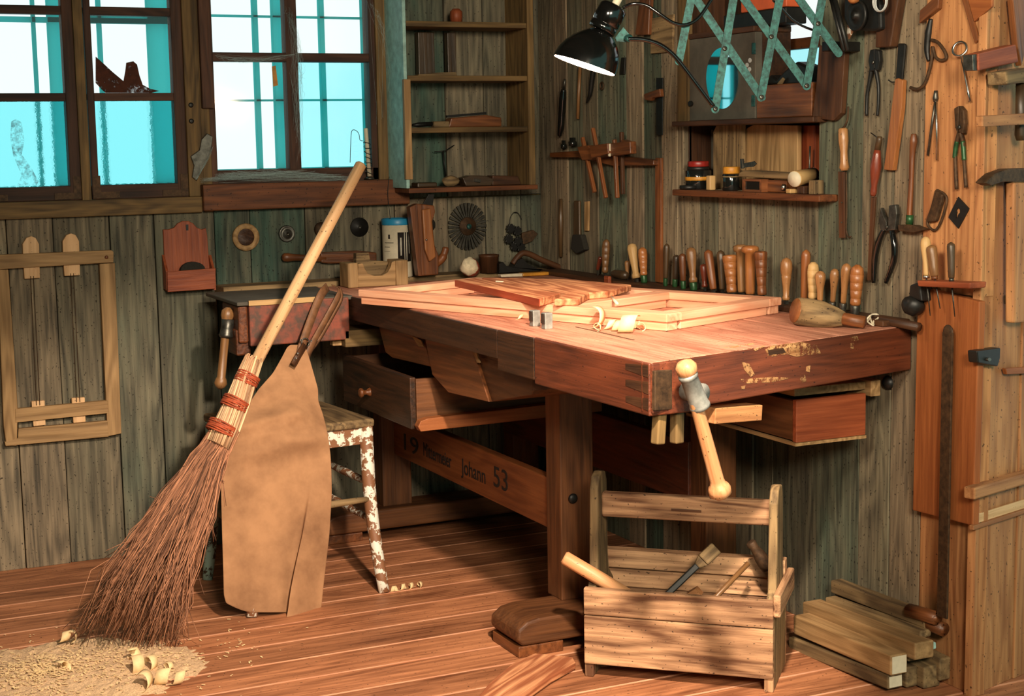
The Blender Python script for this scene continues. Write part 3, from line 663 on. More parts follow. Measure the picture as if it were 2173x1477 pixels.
# leather apron
rows = [(731, 617, 644, -.575), (737, 609, 649, -.58), (760, 597, 657, -.60), (792, 579, 666, -.625), (825, 549, 675, -.65), (850, 533, 676, -.67), (878, 515, 686, -.70), (905, 500, 693, -.725), (930, 487, 698, -.742), (964, 470, 702, -.755), (1000, 469, 704, -.768), (1047, 469, 705, -.783), (1133, 471, 700, -.808), (1220, 474, 688, -.836), (1262, 475, 683, -.847), (1280, 480, 678, -.853)]
R_rows = []
rows = [tuple(a+(b-a)*k/3 for a, b in zip(r0, r1)) for r0, r1 in zip(rows, rows[1:]) for k in range(3)]+[rows[-1]]
nc = 44
for k, (py, l, r, y) in enumerate(rows):
    row = []
    def ss(a, b, x): x = min(1, max(0, (x-a)/(b-a))); return x*x*(3-2*x)
    for j in range(nc+1):
        t = j/nc; px = l+(r-l)*t
        low = ss(960, 1290, py); tf = .82-.08*low
        px -= 26*low*ss(tf-.04, tf+.03, t)*(1-ss(tf+.03, 1, t))
        pyy = py+(low**3)*(20*math.sin(min(t/.3, 1)*PI/2)+15*ss(tf-.03, tf+.02, t)-8*ss(.93, 1, t))
        fold = .034*low*ss(tf-.04, tf+.03, t)*(1-.7*ss(tf+.06, 1, t))-.012*low*math.exp(-((t-tf+.09)/.05)**2)
        bump = .030*math.exp(-((py-900)/50)**2)*math.sin(t*PI)+.009*math.sin(py*.085+t*5)*math.exp(-((py-905)/60)**2)+.008*math.sin(py*.03-t*9)*math.exp(-((py-860)/80)**2)+.006*math.sin(py*.015+t*9+2)*low
        for cy0, sl, wv, am in ((880, -50, 11, .010), (925, 40, 13, .009), (905, -110, 10, .008), (955, -40, 16, .008), (838, 30, 10, .006), (862, 90, 9, .006)): bump += am*math.exp(-((py-cy0-sl*(t-.5))/wv)**2)*math.sin(t*PI)
        row.append(W(px, pyy, -(y-bump-fold-.016*math.sin(t*PI)*low)))
    R_rows.append(row)
apron = thing('leather_apron', 'brown leather work apron draped over the stool and strapped to the vise', 'apron', (-1.15, -.75, 0))
mb = MB(); mb.sheet(R_rows, .004); ob = mb.build('hide', M['leather'], apron); sb = ob.modifiers.new('s', 'SUBSURF'); sb.levels = 1; sb.render_levels = 2
def ribbon(pts, w, th=.003, face=V((.2, -1, .1))):
    mb = MB(); rows = []
    for i, p in enumerate(pts):
        d = (pts[min(i+1, len(pts)-1)]-pts[max(i-1, 0)]).normalized(); s = d.cross(face).normalized()*w/2
        rows.append([p-s, p, p+s])
    mb.sheet(rows, th); return mb
def spl(pts, n=6):
    out = []
    P = [pts[0]]+list(pts)+[pts[-1]]
    for i in range(1, len(P)-2):
        for k in range(n):
            t = k/n; a, b, c, d = P[i-1], P[i], P[i+1], P[i+2]
            out.append(.5*((2*b)+(c-a)*t+(2*a-5*b+4*c-d)*t*t+(3*b-a-3*c+d)*t**3))
    out.append(pts[-1]); return out
ribbon(spl([W(632, 775, .595), W(640, 735, .58), W(655, 690, .555), W(672, 645, .53), W(683, 622, .515), W(694, 609, .48)]), .026).build('strap', M['strap'], apron)
ribbon(spl([W(646, 770, .575), W(660, 735, .565), W(690, 680, .535), W(712, 640, .52), W(721, 618, .50), W(708, 607, .47)]), .024, face=V((.5, -.8, .1))).build('strap', M['strap'], apron)
ribbon(spl([W(652, 752, .555), W(676, 722, .55), W(706, 670, .53), W(724, 634, .515), W(722, 613, .49)]), .012, face=V((.7, -.7, .1))).build('strap', M['strap'], apron)
ribbon([W(622, 774, .645), W(634, 752, .632), W(646, 732, .61)], .02, .004).build('strap_tab', M['brown_d'], apron)
for px, py in ((628, 761), (632, 750), (638, 722), (660, 724)): mb = MB(); mb.ball(W(px, py, .648 if px < 635 else .60), .0036, 8); mb.build('rivet', M['steel'], apron)
mb = MB(); mb.ring(W(648, 727, .585), (.2, -1, .1), .013, .002, 16, 6); mb.build('buckle', M['iron'], apron)
# broom
def BR(px, py):
    t = ((px-765)*(280-765)+(py-345)*(1370-345))/((280-765)**2+(1370-345)**2)
    return W(px, py, .70+.25*t)
broom = thing('besom_broom', 'twig besom broom leaning with its bristles in the sawdust', 'broom', up(BR(275, 1365), 0))
mb = MB(); a, b = BR(767, 347), BR(520, 812); mb.turn(a, b, [(0, .012), (.006, .0165), (.3, .0172), (1, .0182)], 16); mb.build('handle', M['pale'], broom)
ax_ = [BR(*p) for p in ((538, 765), (522, 805), (505, 852), (482, 905), (462, 945), (440, 985), (400, 1070), (350, 1170), (310, 1260), (285, 1330))]
wd_ = [.026, .031, .035, .038, .038, .048, .074, .098, .122, .138]
def frame_at(i):
    d = (ax_[min(i+1, len(ax_)-1)]-ax_[max(i-1, 0)]).normalized(); s = d.cross(V((-.42, -.9, 0))).normalized(); return d, s, s.cross(d)
mb = MB(); rr = random.Random(3)
for k in range(130):
    ang = rr.uniform(0, 2*PI); rad = math.sqrt(rr.uniform(.35, 1)); st_ = rr.uniform(-.012, .008)
    pts = []
    for i in range(5):
        d, s, u = frame_at(i); tw = ang+i*.12
        pts.append(ax_[i]+(s*math.cos(tw)+u*math.sin(tw))*wd_[i]*rad+(d*st_ if i == 0 else V()))
    mb.tube(pts, [.0028]*5, 5)
o = mb.build('bundle', M['straw'], broom); o['kind'] = 'stuff'
mb = MB()
for k in range(620):
    ang = rr.uniform(0, 2*PI); rad = math.sqrt(rr.uniform(0.02, 1)); end = rr.uniform(.72, 1.0) if rr.random() < .45 else 1.0
    wob = [V((rr.gauss(0, 1), rr.gauss(0, 1), rr.gauss(0, 1)))*.009 for _ in range(7)]
    pts = []
    for i in range(3, 10):
        d, s, u = frame_at(i); f_ = (i-3)/6
        if f_ > end: break
        p = ax_[i]+(s*math.cos(ang)*1.05+u*math.sin(ang)*.62)*wd_[i]*rad+wob[i-3]*f_*1.6+V((rr.gauss(0, 1), rr.gauss(0, 1), rr.gauss(0, 1)))*.004*f_
        if i == 9: p = p+d*rr.uniform(-.05, .045)*(1.0)+d*.02
        p.z = max(p.z, .003+rr.uniform(0, .01)); pts.append(p)
    if len(pts) > 1: mb.tube(pts, [.0022*(1-.1*i) for i in range(len(pts))], 4)
for k in range(42):
    i = rr.randint(5, 9); d, s, u = frame_at(i); sg = 1 if rr.random() < .5 else -1
    p = ax_[i]+s*sg*wd_[i]*rr.uniform(.7, 1.0); e = (d*.7+s*sg*rr.uniform(.1, .7)+u*rr.gauss(0, .3)).normalized()
    L = rr.uniform(.04, .11); q = [p, p+e*L*.5+V((0, 0, rr.uniform(-.01, .012))), p+e*L+V((0, 0, rr.uniform(-.02, .02)))]
    for z_ in q: z_.z = max(z_.z, .003)
    mb.tube(q, [.0014, .0012, .0007], 4)
o = mb.build('bristles', M['twig'], broom); o['kind'] = 'stuff'
for (px, py, w_) in ((524, 805, .033), (498, 858, .038), (470, 910, .042)):
    c = BR(px, py); d = (BR(px-25, py+53)-c).normalized(); mb = MB(); a = d.cross(V((0, 1, 0))).normalized(); b = d.cross(a)
    pts = []
    for k in range(7*16):
        t = 2*PI*k/16; pts.append(c+d*((k/112-.5)*.03+.002*math.sin(k*.7))+(a*math.cos(t)+b*math.sin(t))*w_*.98)
    mb.tube(pts, .0026, 6); mb.build('binding', M['cord'], broom)
# ================================================================ SHAVINGS
def curl(P, L, w, R, turns, axis, up_=V((0, 0, 1)), th=.0007):
    """one curled wood shaving starting at P"""
    axis = V(axis).normalized(); s = axis.cross(up_).normalized(); n = max(8, int(turns*12)); rows = []
    for i in range(n+1):
        t = i/n; a = t*turns*2*PI; r = R*(1-.25*t)
        c = P+axis*(L*t)+s*math.sin(a)*r+up_*(R-math.cos(a)*r)
        rows.append([c-axis*w/2+s*.001*math.sin(i*1.3), c+axis*w/2])
    mb = MB(); mb.sheet(rows, th); return mb
def shav(px, py, z, L, w, R, turns, ang, label, group):
    p = Z(px, py, z); mb = curl(p, L, w, R, turns, (math.cos(ang), math.sin(ang), 0)); o = mb.build('wood_shaving', M['shaving'])
    tag(o, label, 'shaving', group); return o
G1 = 'big curled shavings beside the sawdust'
for k, (px, py, L, w, R, tn, an) in enumerate(((285, 1430, .01, .03, .026, .7, .2), (300, 1466, .02, .036, .024, .6, 1.0), (314, 1424, .02, .026, .02, .8, .7), (338, 1452, .02, .032, .022, .65, -.3), (357, 1424, .005, .014, .012, 1.0, .5), (371, 1452, .02, .024, .017, .6, .0))):
    shav(px, py, .002, L, w, R, tn, an, 'broad curl, %s in the clump right of the sawdust heap' % ['leftmost', 'lowest', 'topmost of the wide ones', 'middle one', 'small ring standing up', 'rightmost'][k], G1)
G2 = 'shavings on the sawdust'
for k, (px, py) in enumerate(((130, 1362), (152, 1362), (140, 1425), (295, 1393))):
    shav(px, py, .016, .02, .026, .014, .6, .3+k, 'flat pale shaving %s' % ['at the left back rim of the sawdust', 'just right of the leftmost rim shaving behind the sawdust', 'in the middle of the sawdust heap', 'at the foot of the broom bristles'][k], G2)
G3 = 'shavings by the stool leg'
for k, (px, py) in enumerate(((830, 1256), (850, 1252), (868, 1250), (888, 1248))):
    shav(px, py, .001, .02, .012, .009, 1.1, -.2+k*.3, 'small curl on the floor, %s of four by the stool leg' % ['nearest the leg', 'second from the leg', 'third from the leg', 'farthest right'][k], G3)
G4 = 'shavings on the bench top'
BT = BZ+.0005
for k, (px, py, L, w, R, tn, an, wh) in enumerate(((1096, 678, .03, .012, .006, .8, .3, 'lying flat left of the steel bench dogs'), (1122, 674, .04, .022, .017, 1.3, .0, 'rolled behind the left steel dog'), (1163, 676, .03, .02, .014, 1.2, .0, 'rolled behind the right steel dog'), (1143, 676, .02, .012, .01, 1.5, 1.2, 'twisted against the frame above the dogs'), (1255, 697, .02, .028, .030, .5, .6, 'standing up at the left of the big heap'), (1283, 699, .06, .016, .012, 1.4, -.2, 'long and twisted in the big heap'), (1325, 706, .02, .036, .024, .6, -.6, 'broad and pale in front of the heap'), (1345, 697, .04, .022, .019, 1.2, .4, 'looped right of the broad pale one'), (1370, 695, .03, .012, .006, .7, .2, 'thin, at the right end of the heap'), (1266, 703, .03, .014, .010, 1.2, .9, 'small, in front of the standing left curl'), (1304, 702, .04, .018, .013, 1.3, -.7, 'tight roll between the long twist and the broad one'), (1362, 702, .03, .014, .010, 1.0, 1.2, 'small, low at the right of the broad one'), (1240, 681, .02, .018, .018, .6, 1.4, 'upright chip at the far left tip of the heap'))):
    shav(px, py, BT, L, w, R, tn, an, 'shaving on the bench, '+wh, G4)
for k, (px, py) in enumerate(((1523, 676), (1420, 688))):
    mb = MB(); mb.ball(Z(px, py, BZ+.004), .006, 8, (1.2, 1, .7), jit=.5); tag(mb.build('wood_crumb', M['shaving']), 'tiny pale wood crumb %s' % ['on the bench right of the frame corner', 'under the near corner of the frame'][k], 'wood crumb')
for k, (px, py) in enumerate(((1300, 640), (1330, 645), (1355, 652))):
    shav(px, py, BZ+.001, .03, .014, .009, 1.2, .5*k, 'shaving lying inside the frame, %s' % ['leftmost of three', 'middle of three', 'rightmost of three'][k], 'shavings inside the frame')
# sawdust heap
mb = MB(); c = Z(110, 1440); rows = []
for i in range(46):
    row = []
    for j in range(60):
        u, v = j/59*2-1, i/45*2-1
        p = c+V((u*.42-.02, v*.30, 0)); r = math.sqrt(u*u+v*v)
        h = .03*max(0, 1-r**2.2+.45*MN.noise(p*9))+ .006*MN.noise(p*60)+.004*MN.noise(p*130)
        p.z = max(-.002, h*.8-.004+.0*r); row.append(p)
    rows.append(row)
mb.sheet(rows[::-1], .002, smooth=False); o = mb.build('sawdust', M['dust']); tag(o, 'heap of pale sawdust swept together on the floor', 'sawdust', kind='stuff')
mb = MB()
def heap(p):
    u, v = (p.x-c.x+.02)/.42, (p.y-c.y)/.30; r = math.sqrt(u*u+v*v)
    return max(0, .8*(.03*max(0, 1-r**2.2+.45*MN.noise(V((p.x, p.y, c.z))*9))+.006*MN.noise(V((p.x, p.y, c.z))*60)+.004*MN.noise(V((p.x, p.y, c.z))*130))-.004)
for k in range(2200):
    a = rr.uniform(0, 2*PI); r = abs(rr.gauss(0, .17)); p = c+V((-.02+math.cos(a)*r*1.5, math.sin(a)*r+(.05 if k % 4 == 0 else 0), 0)); s = rr.uniform(.0012, .0038)
    dirn = V((math.cos(a*5), math.sin(a*5), rr.uniform(-.25, .25))); p.z = heap(p)+.0032
    mb.bar(p-dirn*s, p+dirn*s*1.6, s*1.2, .0008, tint=rr.random())
o = mb.build('sawdust_flakes', M['shaving']); tag(o, 'loose wood flakes scattered round the sawdust heap', 'sawdust', kind='stuff')
# ================================================================ TOOL CRATE
cA_, cB_ = Z(1240, 1437), Z(1640, 1473)
cu = (cB_-cA_).normalized(); cv = V((-cu.y, cu.x, 0)); 
if cv.y < 0: cv = -cv
CL = (cB_-cA_).length; CD = .24
def CP(u, v, z): return cA_+cu*u+cv*v+V((0, 0, z))
def cbox(mb, u0, u1, v0, v1, z0, z1, tint=None, ax=None): return mb.hexa([CP(u0, v0, z0), CP(u1, v0, z0), CP(u1, v1, z0), CP(u0, v1, z0), CP(u0, v0, z1), CP(u1, v0, z1), CP(u1, v1, z1), CP(u0, v1, z1)], tint, ax)
crate = thing('tool_crate', 'open wooden tool crate with a carrying rail, standing before the bench', 'crate', CP(CL/2, CD/2, 0))
ztop = .228
mb = MB(); cbox(mb, 0, CL, 0, .018, .035, .158); cbox(mb, 0, CL, 0, .018, .1605, ztop); mb.build('front_board', M['crate'], crate, bevel=.003)
mb = MB(); cbox(mb, 0, CL, CD-.018, CD, .035, .17); cbox(mb, .0, CL, CD-.018, CD, .172, .232); mb.build('back_board', M['crate'], crate, bevel=.003)
mb = MB(); cbox(mb, .01, CL-.01, .02, CD-.02, .03, .042); mb.build('bottom', M['crate'], crate)
for s, u0 in ((0, .0), (1, CL-.022)):
    zt = .50 if s == 0 else .487
    pr = [(.02, .0), (.02, .2), (.055, .235), (.06, .28), (.07, zt-.04), (.085, zt-.008), (.11, zt), (.145, zt-.006), (.16, zt-.03), (.165, .28), (.175, .235), (CD-.02, .2), (CD-.02, .0)]
    mb = MB(); mb.prism([CP(u0, v, z) for v, z in pr], cu*.022, gd=(0, 0, 1)); mb.build('end_board', M['grayw'], crate, bevel=.004)
    mb = MB()
    for v in (.005, CD-.03): cbox(mb, u0, u0+.022, v, v+.02, .0, .05, ax=2)
    mb.build('foot', M['crate'], crate, bevel=.003)
mb = MB(); cbox(mb, .022, CL-.022, .1, .125, .385, .448); hr = mb.build('carrying_rail', M['crate'], crate, bevel=.006, seg=3)
mb = MB(); cbox(mb, .2, .275, .0985, .1, .41, .416); mb.build('slot', M['brown_d'], hr)
mb = MB(); cbox(mb, -.005, CL+.0, CD-.035, CD+.004, ztop-.002, ztop+.045); mb.build('back_rail', M['crate'], crate, bevel=.003)
mb = MB(); cbox(mb, CL, CL+.018, -.004, CD+.01, .19, .245); mb.build('side_batten', M['crate'], crate, bevel=.004)
# things in the crate
def CR(px, py, v): return onp(px, py, CP(0, v, 0), cv)
def inbox(p): return p
h = thing('wooden_dowel', 'pale round wooden dowel sticking out of the crate at left', 'dowel', CP(.08, .1, .045))
mb = MB(); a, b = CR(1196, 1182, .03), CR(1330, 1262, .06); d = (b-a).normalized(); b = b+d*.04
mb.turn(a, b, [(0, .014), (.02, .0175), (.5, .018), (1, .017)], 14); mb.build('shaft', M['beech'], h)
h = thing('flat_chisel', 'dark long iron scraper with a broad wooden end, crossing the crate middle', 'chisel', CP(.2, .1, .045))
a, b = CR(1520, 1162, .12), CR(1415, 1262, .06); b = b+(b-a)*.35; mb = MB(); mb.bar(a.lerp(b, .28), b, .016, .012, cv); mb.build('blade', M['black'], h, bevel=.003)
mb = MB(); mb.bar(a, a.lerp(b, .2), .034, .026, cv); mb.bar(a.lerp(b, .2), a.lerp(b, .29), .034, .02, cv, w2=.016, h2=.012); mb.build('handle', M['grayw'], h, bevel=.004)
h = thing('hammer', 'hammer with thin wooden shaft, head up, at the right in the crate', 'hammer', CP(.36, .14, .045))
a, b = CR(1588, 1195, .14), CR(1522, 1264, .08); b = b+(b-a)*.9; mb = MB(); mb.tube([a, b], .0065, 8); mb.build('shaft', M['h_br'], h)
a, b = CR(1592, 1150, .14), CR(1630, 1205, .16); mb = MB(); mb.turn(a, b, [(0, .010), (.04, .013), (.25, .011), (.45, .015), (.6, .017), (.8, .018), (1, .017)], 12); mb.build('head', M['rust'], h)
mb = MB(); p = CR(1472, 1256, .1); mb.prism([CR(1455, 1262, .09), CR(1475, 1250, .09), CR(1488, 1264, .09)], cv*.03); mb.bar(p+V((0, 0, -.18)), p+V((0, 0, -.005)), .02, .02); tag(mb.build('wood_wedge', M['orange']), 'tip of an orange wooden wedge showing over the crate front', 'wedge')
# ================================================================ LUMBER PILE
def TX(px, py, x): return T(px, py, -x)
GL = 'offcuts piled by the tool wall'
def beam(x, far, near, w_, h_, mat, label, endm='pale', tp=False, ext=0):
    a, b = TX(far[0], far[1], x), TX(near[0], near[1], x)
    a = a-(b-a).normalized()*ext
    t = thing('timber_offcut', label, 'offcut', up(a.lerp(b, .5), min(a.z, b.z)-h_/2), GL)
    mb = MB(); mb.bar(a, b, w_, h_); mb.build('body', M[mat], t, bevel=.004)
    if endm:
        d = (b-a).normalized(); mb = MB(); mb.bar(b-d*.001, b+d*.0012, w_-.008, h_-.008); mb.build('end_grain', M[endm], t)
    return t
beam(-.150, (1688, 1362), (1900, 1446), .045, .034, 'grayw', 'lowest front offcut, pale sawn end, flat on the floor', 'white')
beam(-.145, (1700, 1322), (1908, 1410), .05, .05, 'lath', 'thick offcut with pink-white sawn end, second from the floor', 'white')
beam(-.092, (1722, 1290), (1962, 1380), .058, .042, 'lath', 'broad tan offcut lying on top at the front of the pile', None)
beam(-.03, (1774, 1242), (1975, 1318), .036, .034, 'grayw', 'grey square offcut highest in the pile against the wall', None)
beam(-.055, (1762, 1272), (1965, 1345), .034, .018, 'grayw', 'thin grey strip between the two top offcuts', None)
beam(-.098, (1800, 1384), (1935, 1436), .034, .05, 'grayw', 'grey-green offcut end just right of the white sawn ends', None)
beam(-.055, (1830, 1370), (1978, 1436), .05, .054, 'grayw', 'blunt grey block with chamfered end at the near right of the pile', None)
beam(-.025, (1860, 1350), (2006, 1420), .034, .056, 'grayw', 'grey block squeezed between the blunt block and the wall post', None)
beam(-.085, (1840, 1352), (1946, 1395), .05, .015, 'grayw', 'thin grey wedge under the broad tan offcut', None)
beam(-.045, (1860, 1340), (1980, 1371), .022, .018, 'teal', 'small greenish white stick end under the pipe', 'teal')
for k, (x, f_, n_) in enumerate(((-.045, (1930, 1295), (1988, 1312)), (-.03, (1940, 1310), (2003, 1336)))):
    a, b = TX(f_[0], f_[1], x), TX(n_[0], n_[1], x); d = (b-a).normalized(); mb = MB()
    mb.tube([a, b, b+d*.001, b-d*.02], [.017, .017, .011, .011], 14); tag(mb.build('wooden_pipe', M['brown']), 'short brown wooden pipe end, %s' % ['upper one, half behind the grey top offcut', 'lower one with its hole facing out'][k], 'pipe', 'wooden pipes on the pile')
# scrap on the floor
mb = MB(); z = .0
mb.prism([Z(x, y, .004) for x, y in [(1040, 1462), (1090, 1420), (1135, 1400), (1215, 1408), (1222, 1420), (1170, 1450), (1100, 1500), (1010, 1500)]], (0, 0, .018)); tag(mb.build('wood_scrap', M['bark'], bevel=.003), 'rough reddish wood scrap flat on the floor before the bench foot', 'wood scrap')
# long iron strap
s = T(2012, 705, .045); e_ = T(2000, 1310, .05)
mb = MB(); mb.bar(s, e_, .006, .034, up=V((0, -1, 0))); mb.ball(s, .018, 12, (.25, 1, 1)); o = mb.build('iron_strap', M['rust'], bevel=.001); tag(o, 'long rusty iron strap hanging down past the pine board', 'strap')
mb = MB(); mb.prism([T(x, y, .03) for x, y in [(1947, 608), (2078, 640), (2064, 1116), (1936, 1083)]], (.02, 0, 0)); o = mb.build('pine_panel', M['orange_d'], bevel=.003); tag(o, 'wide orange pine board fixed to the wall under the small awl shelf', 'board')
# ================================================================ ON THE WINDOW WALL
# hanging slatted wooden frame
fr_t = thing('slide_rack', 'rectangular wooden rack with two wire-strung slides hanging below the left window', 'rack', W(130, 945, .02))
def wslab(parent, name, px, d0, d1, mat, bevel=.002, gd=None):
    mb = MB(); slab(mb, W, px, d0, d1, gd=gd); return mb.build(name, M[mat], parent, bevel=bevel)
wslab(fr_t, 'stile', [(-6, 572), (18, 572), (38, 868), (36, 946), (14, 946), (8, 905)], .008, .03, 'lath')
wslab(fr_t, 'stile', [(211, 560), (244, 558), (258, 920), (229, 926)], .008, .03, 'lath')
wslab(fr_t, 'top_rail', [(-6, 541), (236, 531), (241, 534), (241, 557), (-6, 572)], .01, .034, 'lath')
wslab(fr_t, 'middle_rail', [(32, 868), (229, 850), (231, 877), (33, 897)], .012, .032, 'lath')
wslab(fr_t, 'bottom_rail', [(39, 910), (229, 893), (231, 927), (12, 947), (10, 938), (38, 930)], .012, .031, 'lath')
for dx_, ty, by in ((0, 506, 575), (85, 500, 570)):
    x = 66+dx_; y = ty
    wslab(fr_t, 'slide', [(x-17, y+45), (x-18, y+12), (x-10, y-1), (x, y-5), (x+10, y-1), (x+17, y+12), (x+18, y+40), (x+19, y+84), (x-14, y+86)], .006, .026, 'pale')
    x2 = 81+dx_; y2 = 852-dx_*.08
    wslab(fr_t, 'slide', [(x2-14, y2), (x2+14, y2-2), (x2+16, y2+50), (x2-10, y2+53)], .006, .022, 'pale')
    mb = MB()
    for o_ in (-3, 3): mb.tube([W(x+2+o_, y+80, .026), W(x2+o_*1.2, y2+8, .024)], .0012, 5)
    mb.build('wire', M['rust'], fr_t)
mb = MB(); mb.disc(W(226, 546, .034), (0, -1, 0), [(0, .006), (.003, .005)], 12); mb.build('peg', M['brown'], fr_t)
# red-brown wall box
bx = thing('wall_box', 'small red-brown wooden wall box with a scalloped back board', 'wall box', W(405, 618, .04))
back = [(352, 618), (347, 505), (346, 487), (358, 487), (370, 483), (377, 474), (388, 469), (400, 469), (410, 474), (418, 483), (428, 487), (437, 484), (440, 500), (447, 600), (446, 612)]
wslab(bx, 'back_board', back, 0, .014, 'redw', gd=(0, 0, 1))
wslab(bx, 'front_board', [(355, 577), (458, 569), (457, 613), (356, 620)], .058, .07, 'redw')
mb = MB()
for px in (356, 456):
    a = W(px, 576, .068); b = W(px, 616, .068); mb.hexa([V((a.x-.004, -.014, b.z)), V((a.x+.004, -.014, b.z)), V((a.x+.004, -.058, b.z)), V((a.x-.004, -.058, b.z)), V((a.x-.004, -.014, a.z+.05)), V((a.x+.004, -.014, a.z+.05)), V((a.x+.004, -.058, a.z)), V((a.x-.004, -.058, a.z))])
mb.build('side_board', M['redw'], bx)
mb = MB(); a, b = W(358, 618, .06), W(455, 612, .06); mb.box((a.x, -.058, a.z), (b.x, -.014, a.z+.008)); mb.build('bottom', M['redw'], bx)
mb = MB(); c = W(407, 572, .036); mb.prism([c+V((.04*math.cos(PI*k/10), 0, .026*math.sin(PI*k/10))) for k in range(11)], (0, -.018, 0)); tag(mb.build('scrub_brush', M['bristle']), 'dark round brush lying in the red-brown wall box', 'brush')
mb = MB(); slab(mb, W, [(394, 477), (400, 476), (400, 489), (395, 489)], .0142, .015); mb.build('hanging_hole', M['black'], bx)
# round things on the wall
def wdisc(name, label, cat, px, py, r, prof, mat, parts=(), group=None, k=28):
    c = W(px, py, 0); t = thing(name, label, cat, c, group)
    mb = MB(); mb.disc(c, (0, -1, 0), [(h, r*q) for h, q in prof], k); mb.build('body', M[mat], t)
    for nm, pr, mt in parts:
        mb = MB(); mb.disc(c, (0, -1, 0), [(h, r*q) for h, q in pr], k); mb.build(nm, M[mt], t)
    return t
px2m = pm(W(600, 500))
wdisc('wooden_ring', 'flat round wooden rim with a dark felt centre, leftmost round thing on the wall', 'disc', 520, 503, 29*px2m, [(0, .98), (.012, 1), (.016, .95), (.017, .64), (.010, .62), (.009, .0)], 'lath', [('centre', [(.0095, .0), (.0105, .62), (.0112, .6), (.0115, 0)], 'brown_d')])
wdisc('metal_dish', 'small shiny metal dish just right of the wooden ring', 'disc', 608, 496, 18*px2m, [(0, 1), (.006, 1), (.009, .9), (.006, .75), (.008, .5), (.014, .3), (.016, 0)], 'iron', [('stud', [(.012, .22), (.018, .2), (.02, 0)], 'steel')])
wdisc('metal_dish', 'small metal dish half hidden behind the broom handle', 'disc', 681, 487, 16*px2m, [(0, 1), (.006, 1), (.010, .85), (.013, .4), (.014, 0)], 'rust', [('stud', [(.011, .2), (.018, .2), (.02, 0)], 'steel')])
wdisc('metal_disc', 'flat dark disc with centre screw between the broom and the blue-lidded tub', 'disc', 762, 482, 21*px2m, [(0, 1), (.004, 1), (.006, .97), (.007, .25), (.009, .2), (.009, 0)], 'black', [('screw', [(.008, .18), (.012, .16), (.013, 0)], 'iron')])
wdisc('metal_disc', 'dark disc on the wall half hidden behind the upright plane', 'disc', 908, 477, 17*px2m, [(0, 1), (.004, 1), (.006, .95), (.007, 0)], 'iron')
# wooden handled tool hanging level
t = thing('wooden_spokeshave', 'long turned wooden tool handle fixed level on the wall behind the broom', 'tool handle', W(700, 560, .02))
mb = MB(); mb.turn(W(598, 546, .02), W(690, 548, .02), [(0, .006), (.04, .014), (.14, .015), (.25, .0125), (.5, .0105), (.8, .013), (1, .013)], 12); mb.build('grip', M['brown'], t)
mb = MB(); slab(mb, W, [(680, 536), (760, 532), (800, 536), (800, 556), (700, 560), (682, 558)], .006, .032); mb.build('stock', M['brown'], t, bevel=.005)
# circular brush of flat steel strips
c = W(989, 480, 0); t = thing('circular_wire_brush', 'round steel brush with radiating metal tufts hanging on the wall', 'wire brush', c)
pxm = pm(c); mb = MB(); mb.disc(c, (0, -1, 0), [(.0, 16*pxm), (.014, 20*pxm), (.02, 18*pxm), (.022, 10*pxm), (.026, 9*pxm), (.026, 0)], 28); mb.build('hub', M['rust'], t)
mb = MB(); mb.disc(c, (0, -1, 0), [(.0262, 6*pxm), (.03, 5*pxm), (.031, 0)], 16); mb.build('nut', M['galv'], t)
tuft0 = None
for k in range(30):
    a = 2*PI*k/30; dr_ = V((math.cos(a)*.95, 0, math.sin(a)*1.08)); p = c+V((0, -.013, 0))+dr_*18*pxm; q = c+V((0, -.012, 0))+dr_*46*pxm
    mb = MB(); mb.bar(p, q, .004, .005, up=V((0, -1, 0)), w2=.0095, h2=.007); mb.build('tuft', M['iron'], t)
# bundle of cutters on a wire loop
c = W(1095, 500, .02); t = thing('cutter_bundle', 'dark rosette of toothed iron cutters hanging on a wire loop near the corner', 'cutters', c)
for k, (px, py) in enumerate(((1082, 485), (1078, 507), (1098, 512), (1096, 490), (1090, 522), (1104, 525))):
    q = W(px, py, .018+.006*(k % 3)); pts = []
    mb = MB(); n_ = 10
    for i in range(2*n_):
        r = (.0135 if i % 2 else .0185); a = PI*i/n_; pts.append(q+V((r*math.cos(a), 0, r*math.sin(a))))
    mb.prism(pts, (0, -.012, 0)); mb.build('cutter', M['black'], t, bevel=.001)
mb = MB(); mb.tube(spl([W(1082, 480, .015), W(1083, 462, .012), W(1091, 451, .01), W(1100, 453, .012), W(1107, 466, .014)]), .0013, 6); mb.build('wire_loop', M['black'], t)
mb = MB(); q = W(1091, 451, 0); mb.tube([q, q+V((0, -.016, 0))], .0015, 6); mb.build('nail', M['black'], t)
wslab(t, 'tooth_bar', [(1108, 495), (1132, 488), (1142, 496), (1130, 512), (1110, 520)], .004, .02, 'rust')
# thin cord
mb = MB(); mb.tube(spl([W(826, 375, .055), W(823, 410, .056), W(826, 445, .056), W(829, 470, .06)]), .0012, 5); tag(mb.build('cord', M['black']), 'thin dark cord hanging from the sill down to the blue-lidded tub', 'cord')
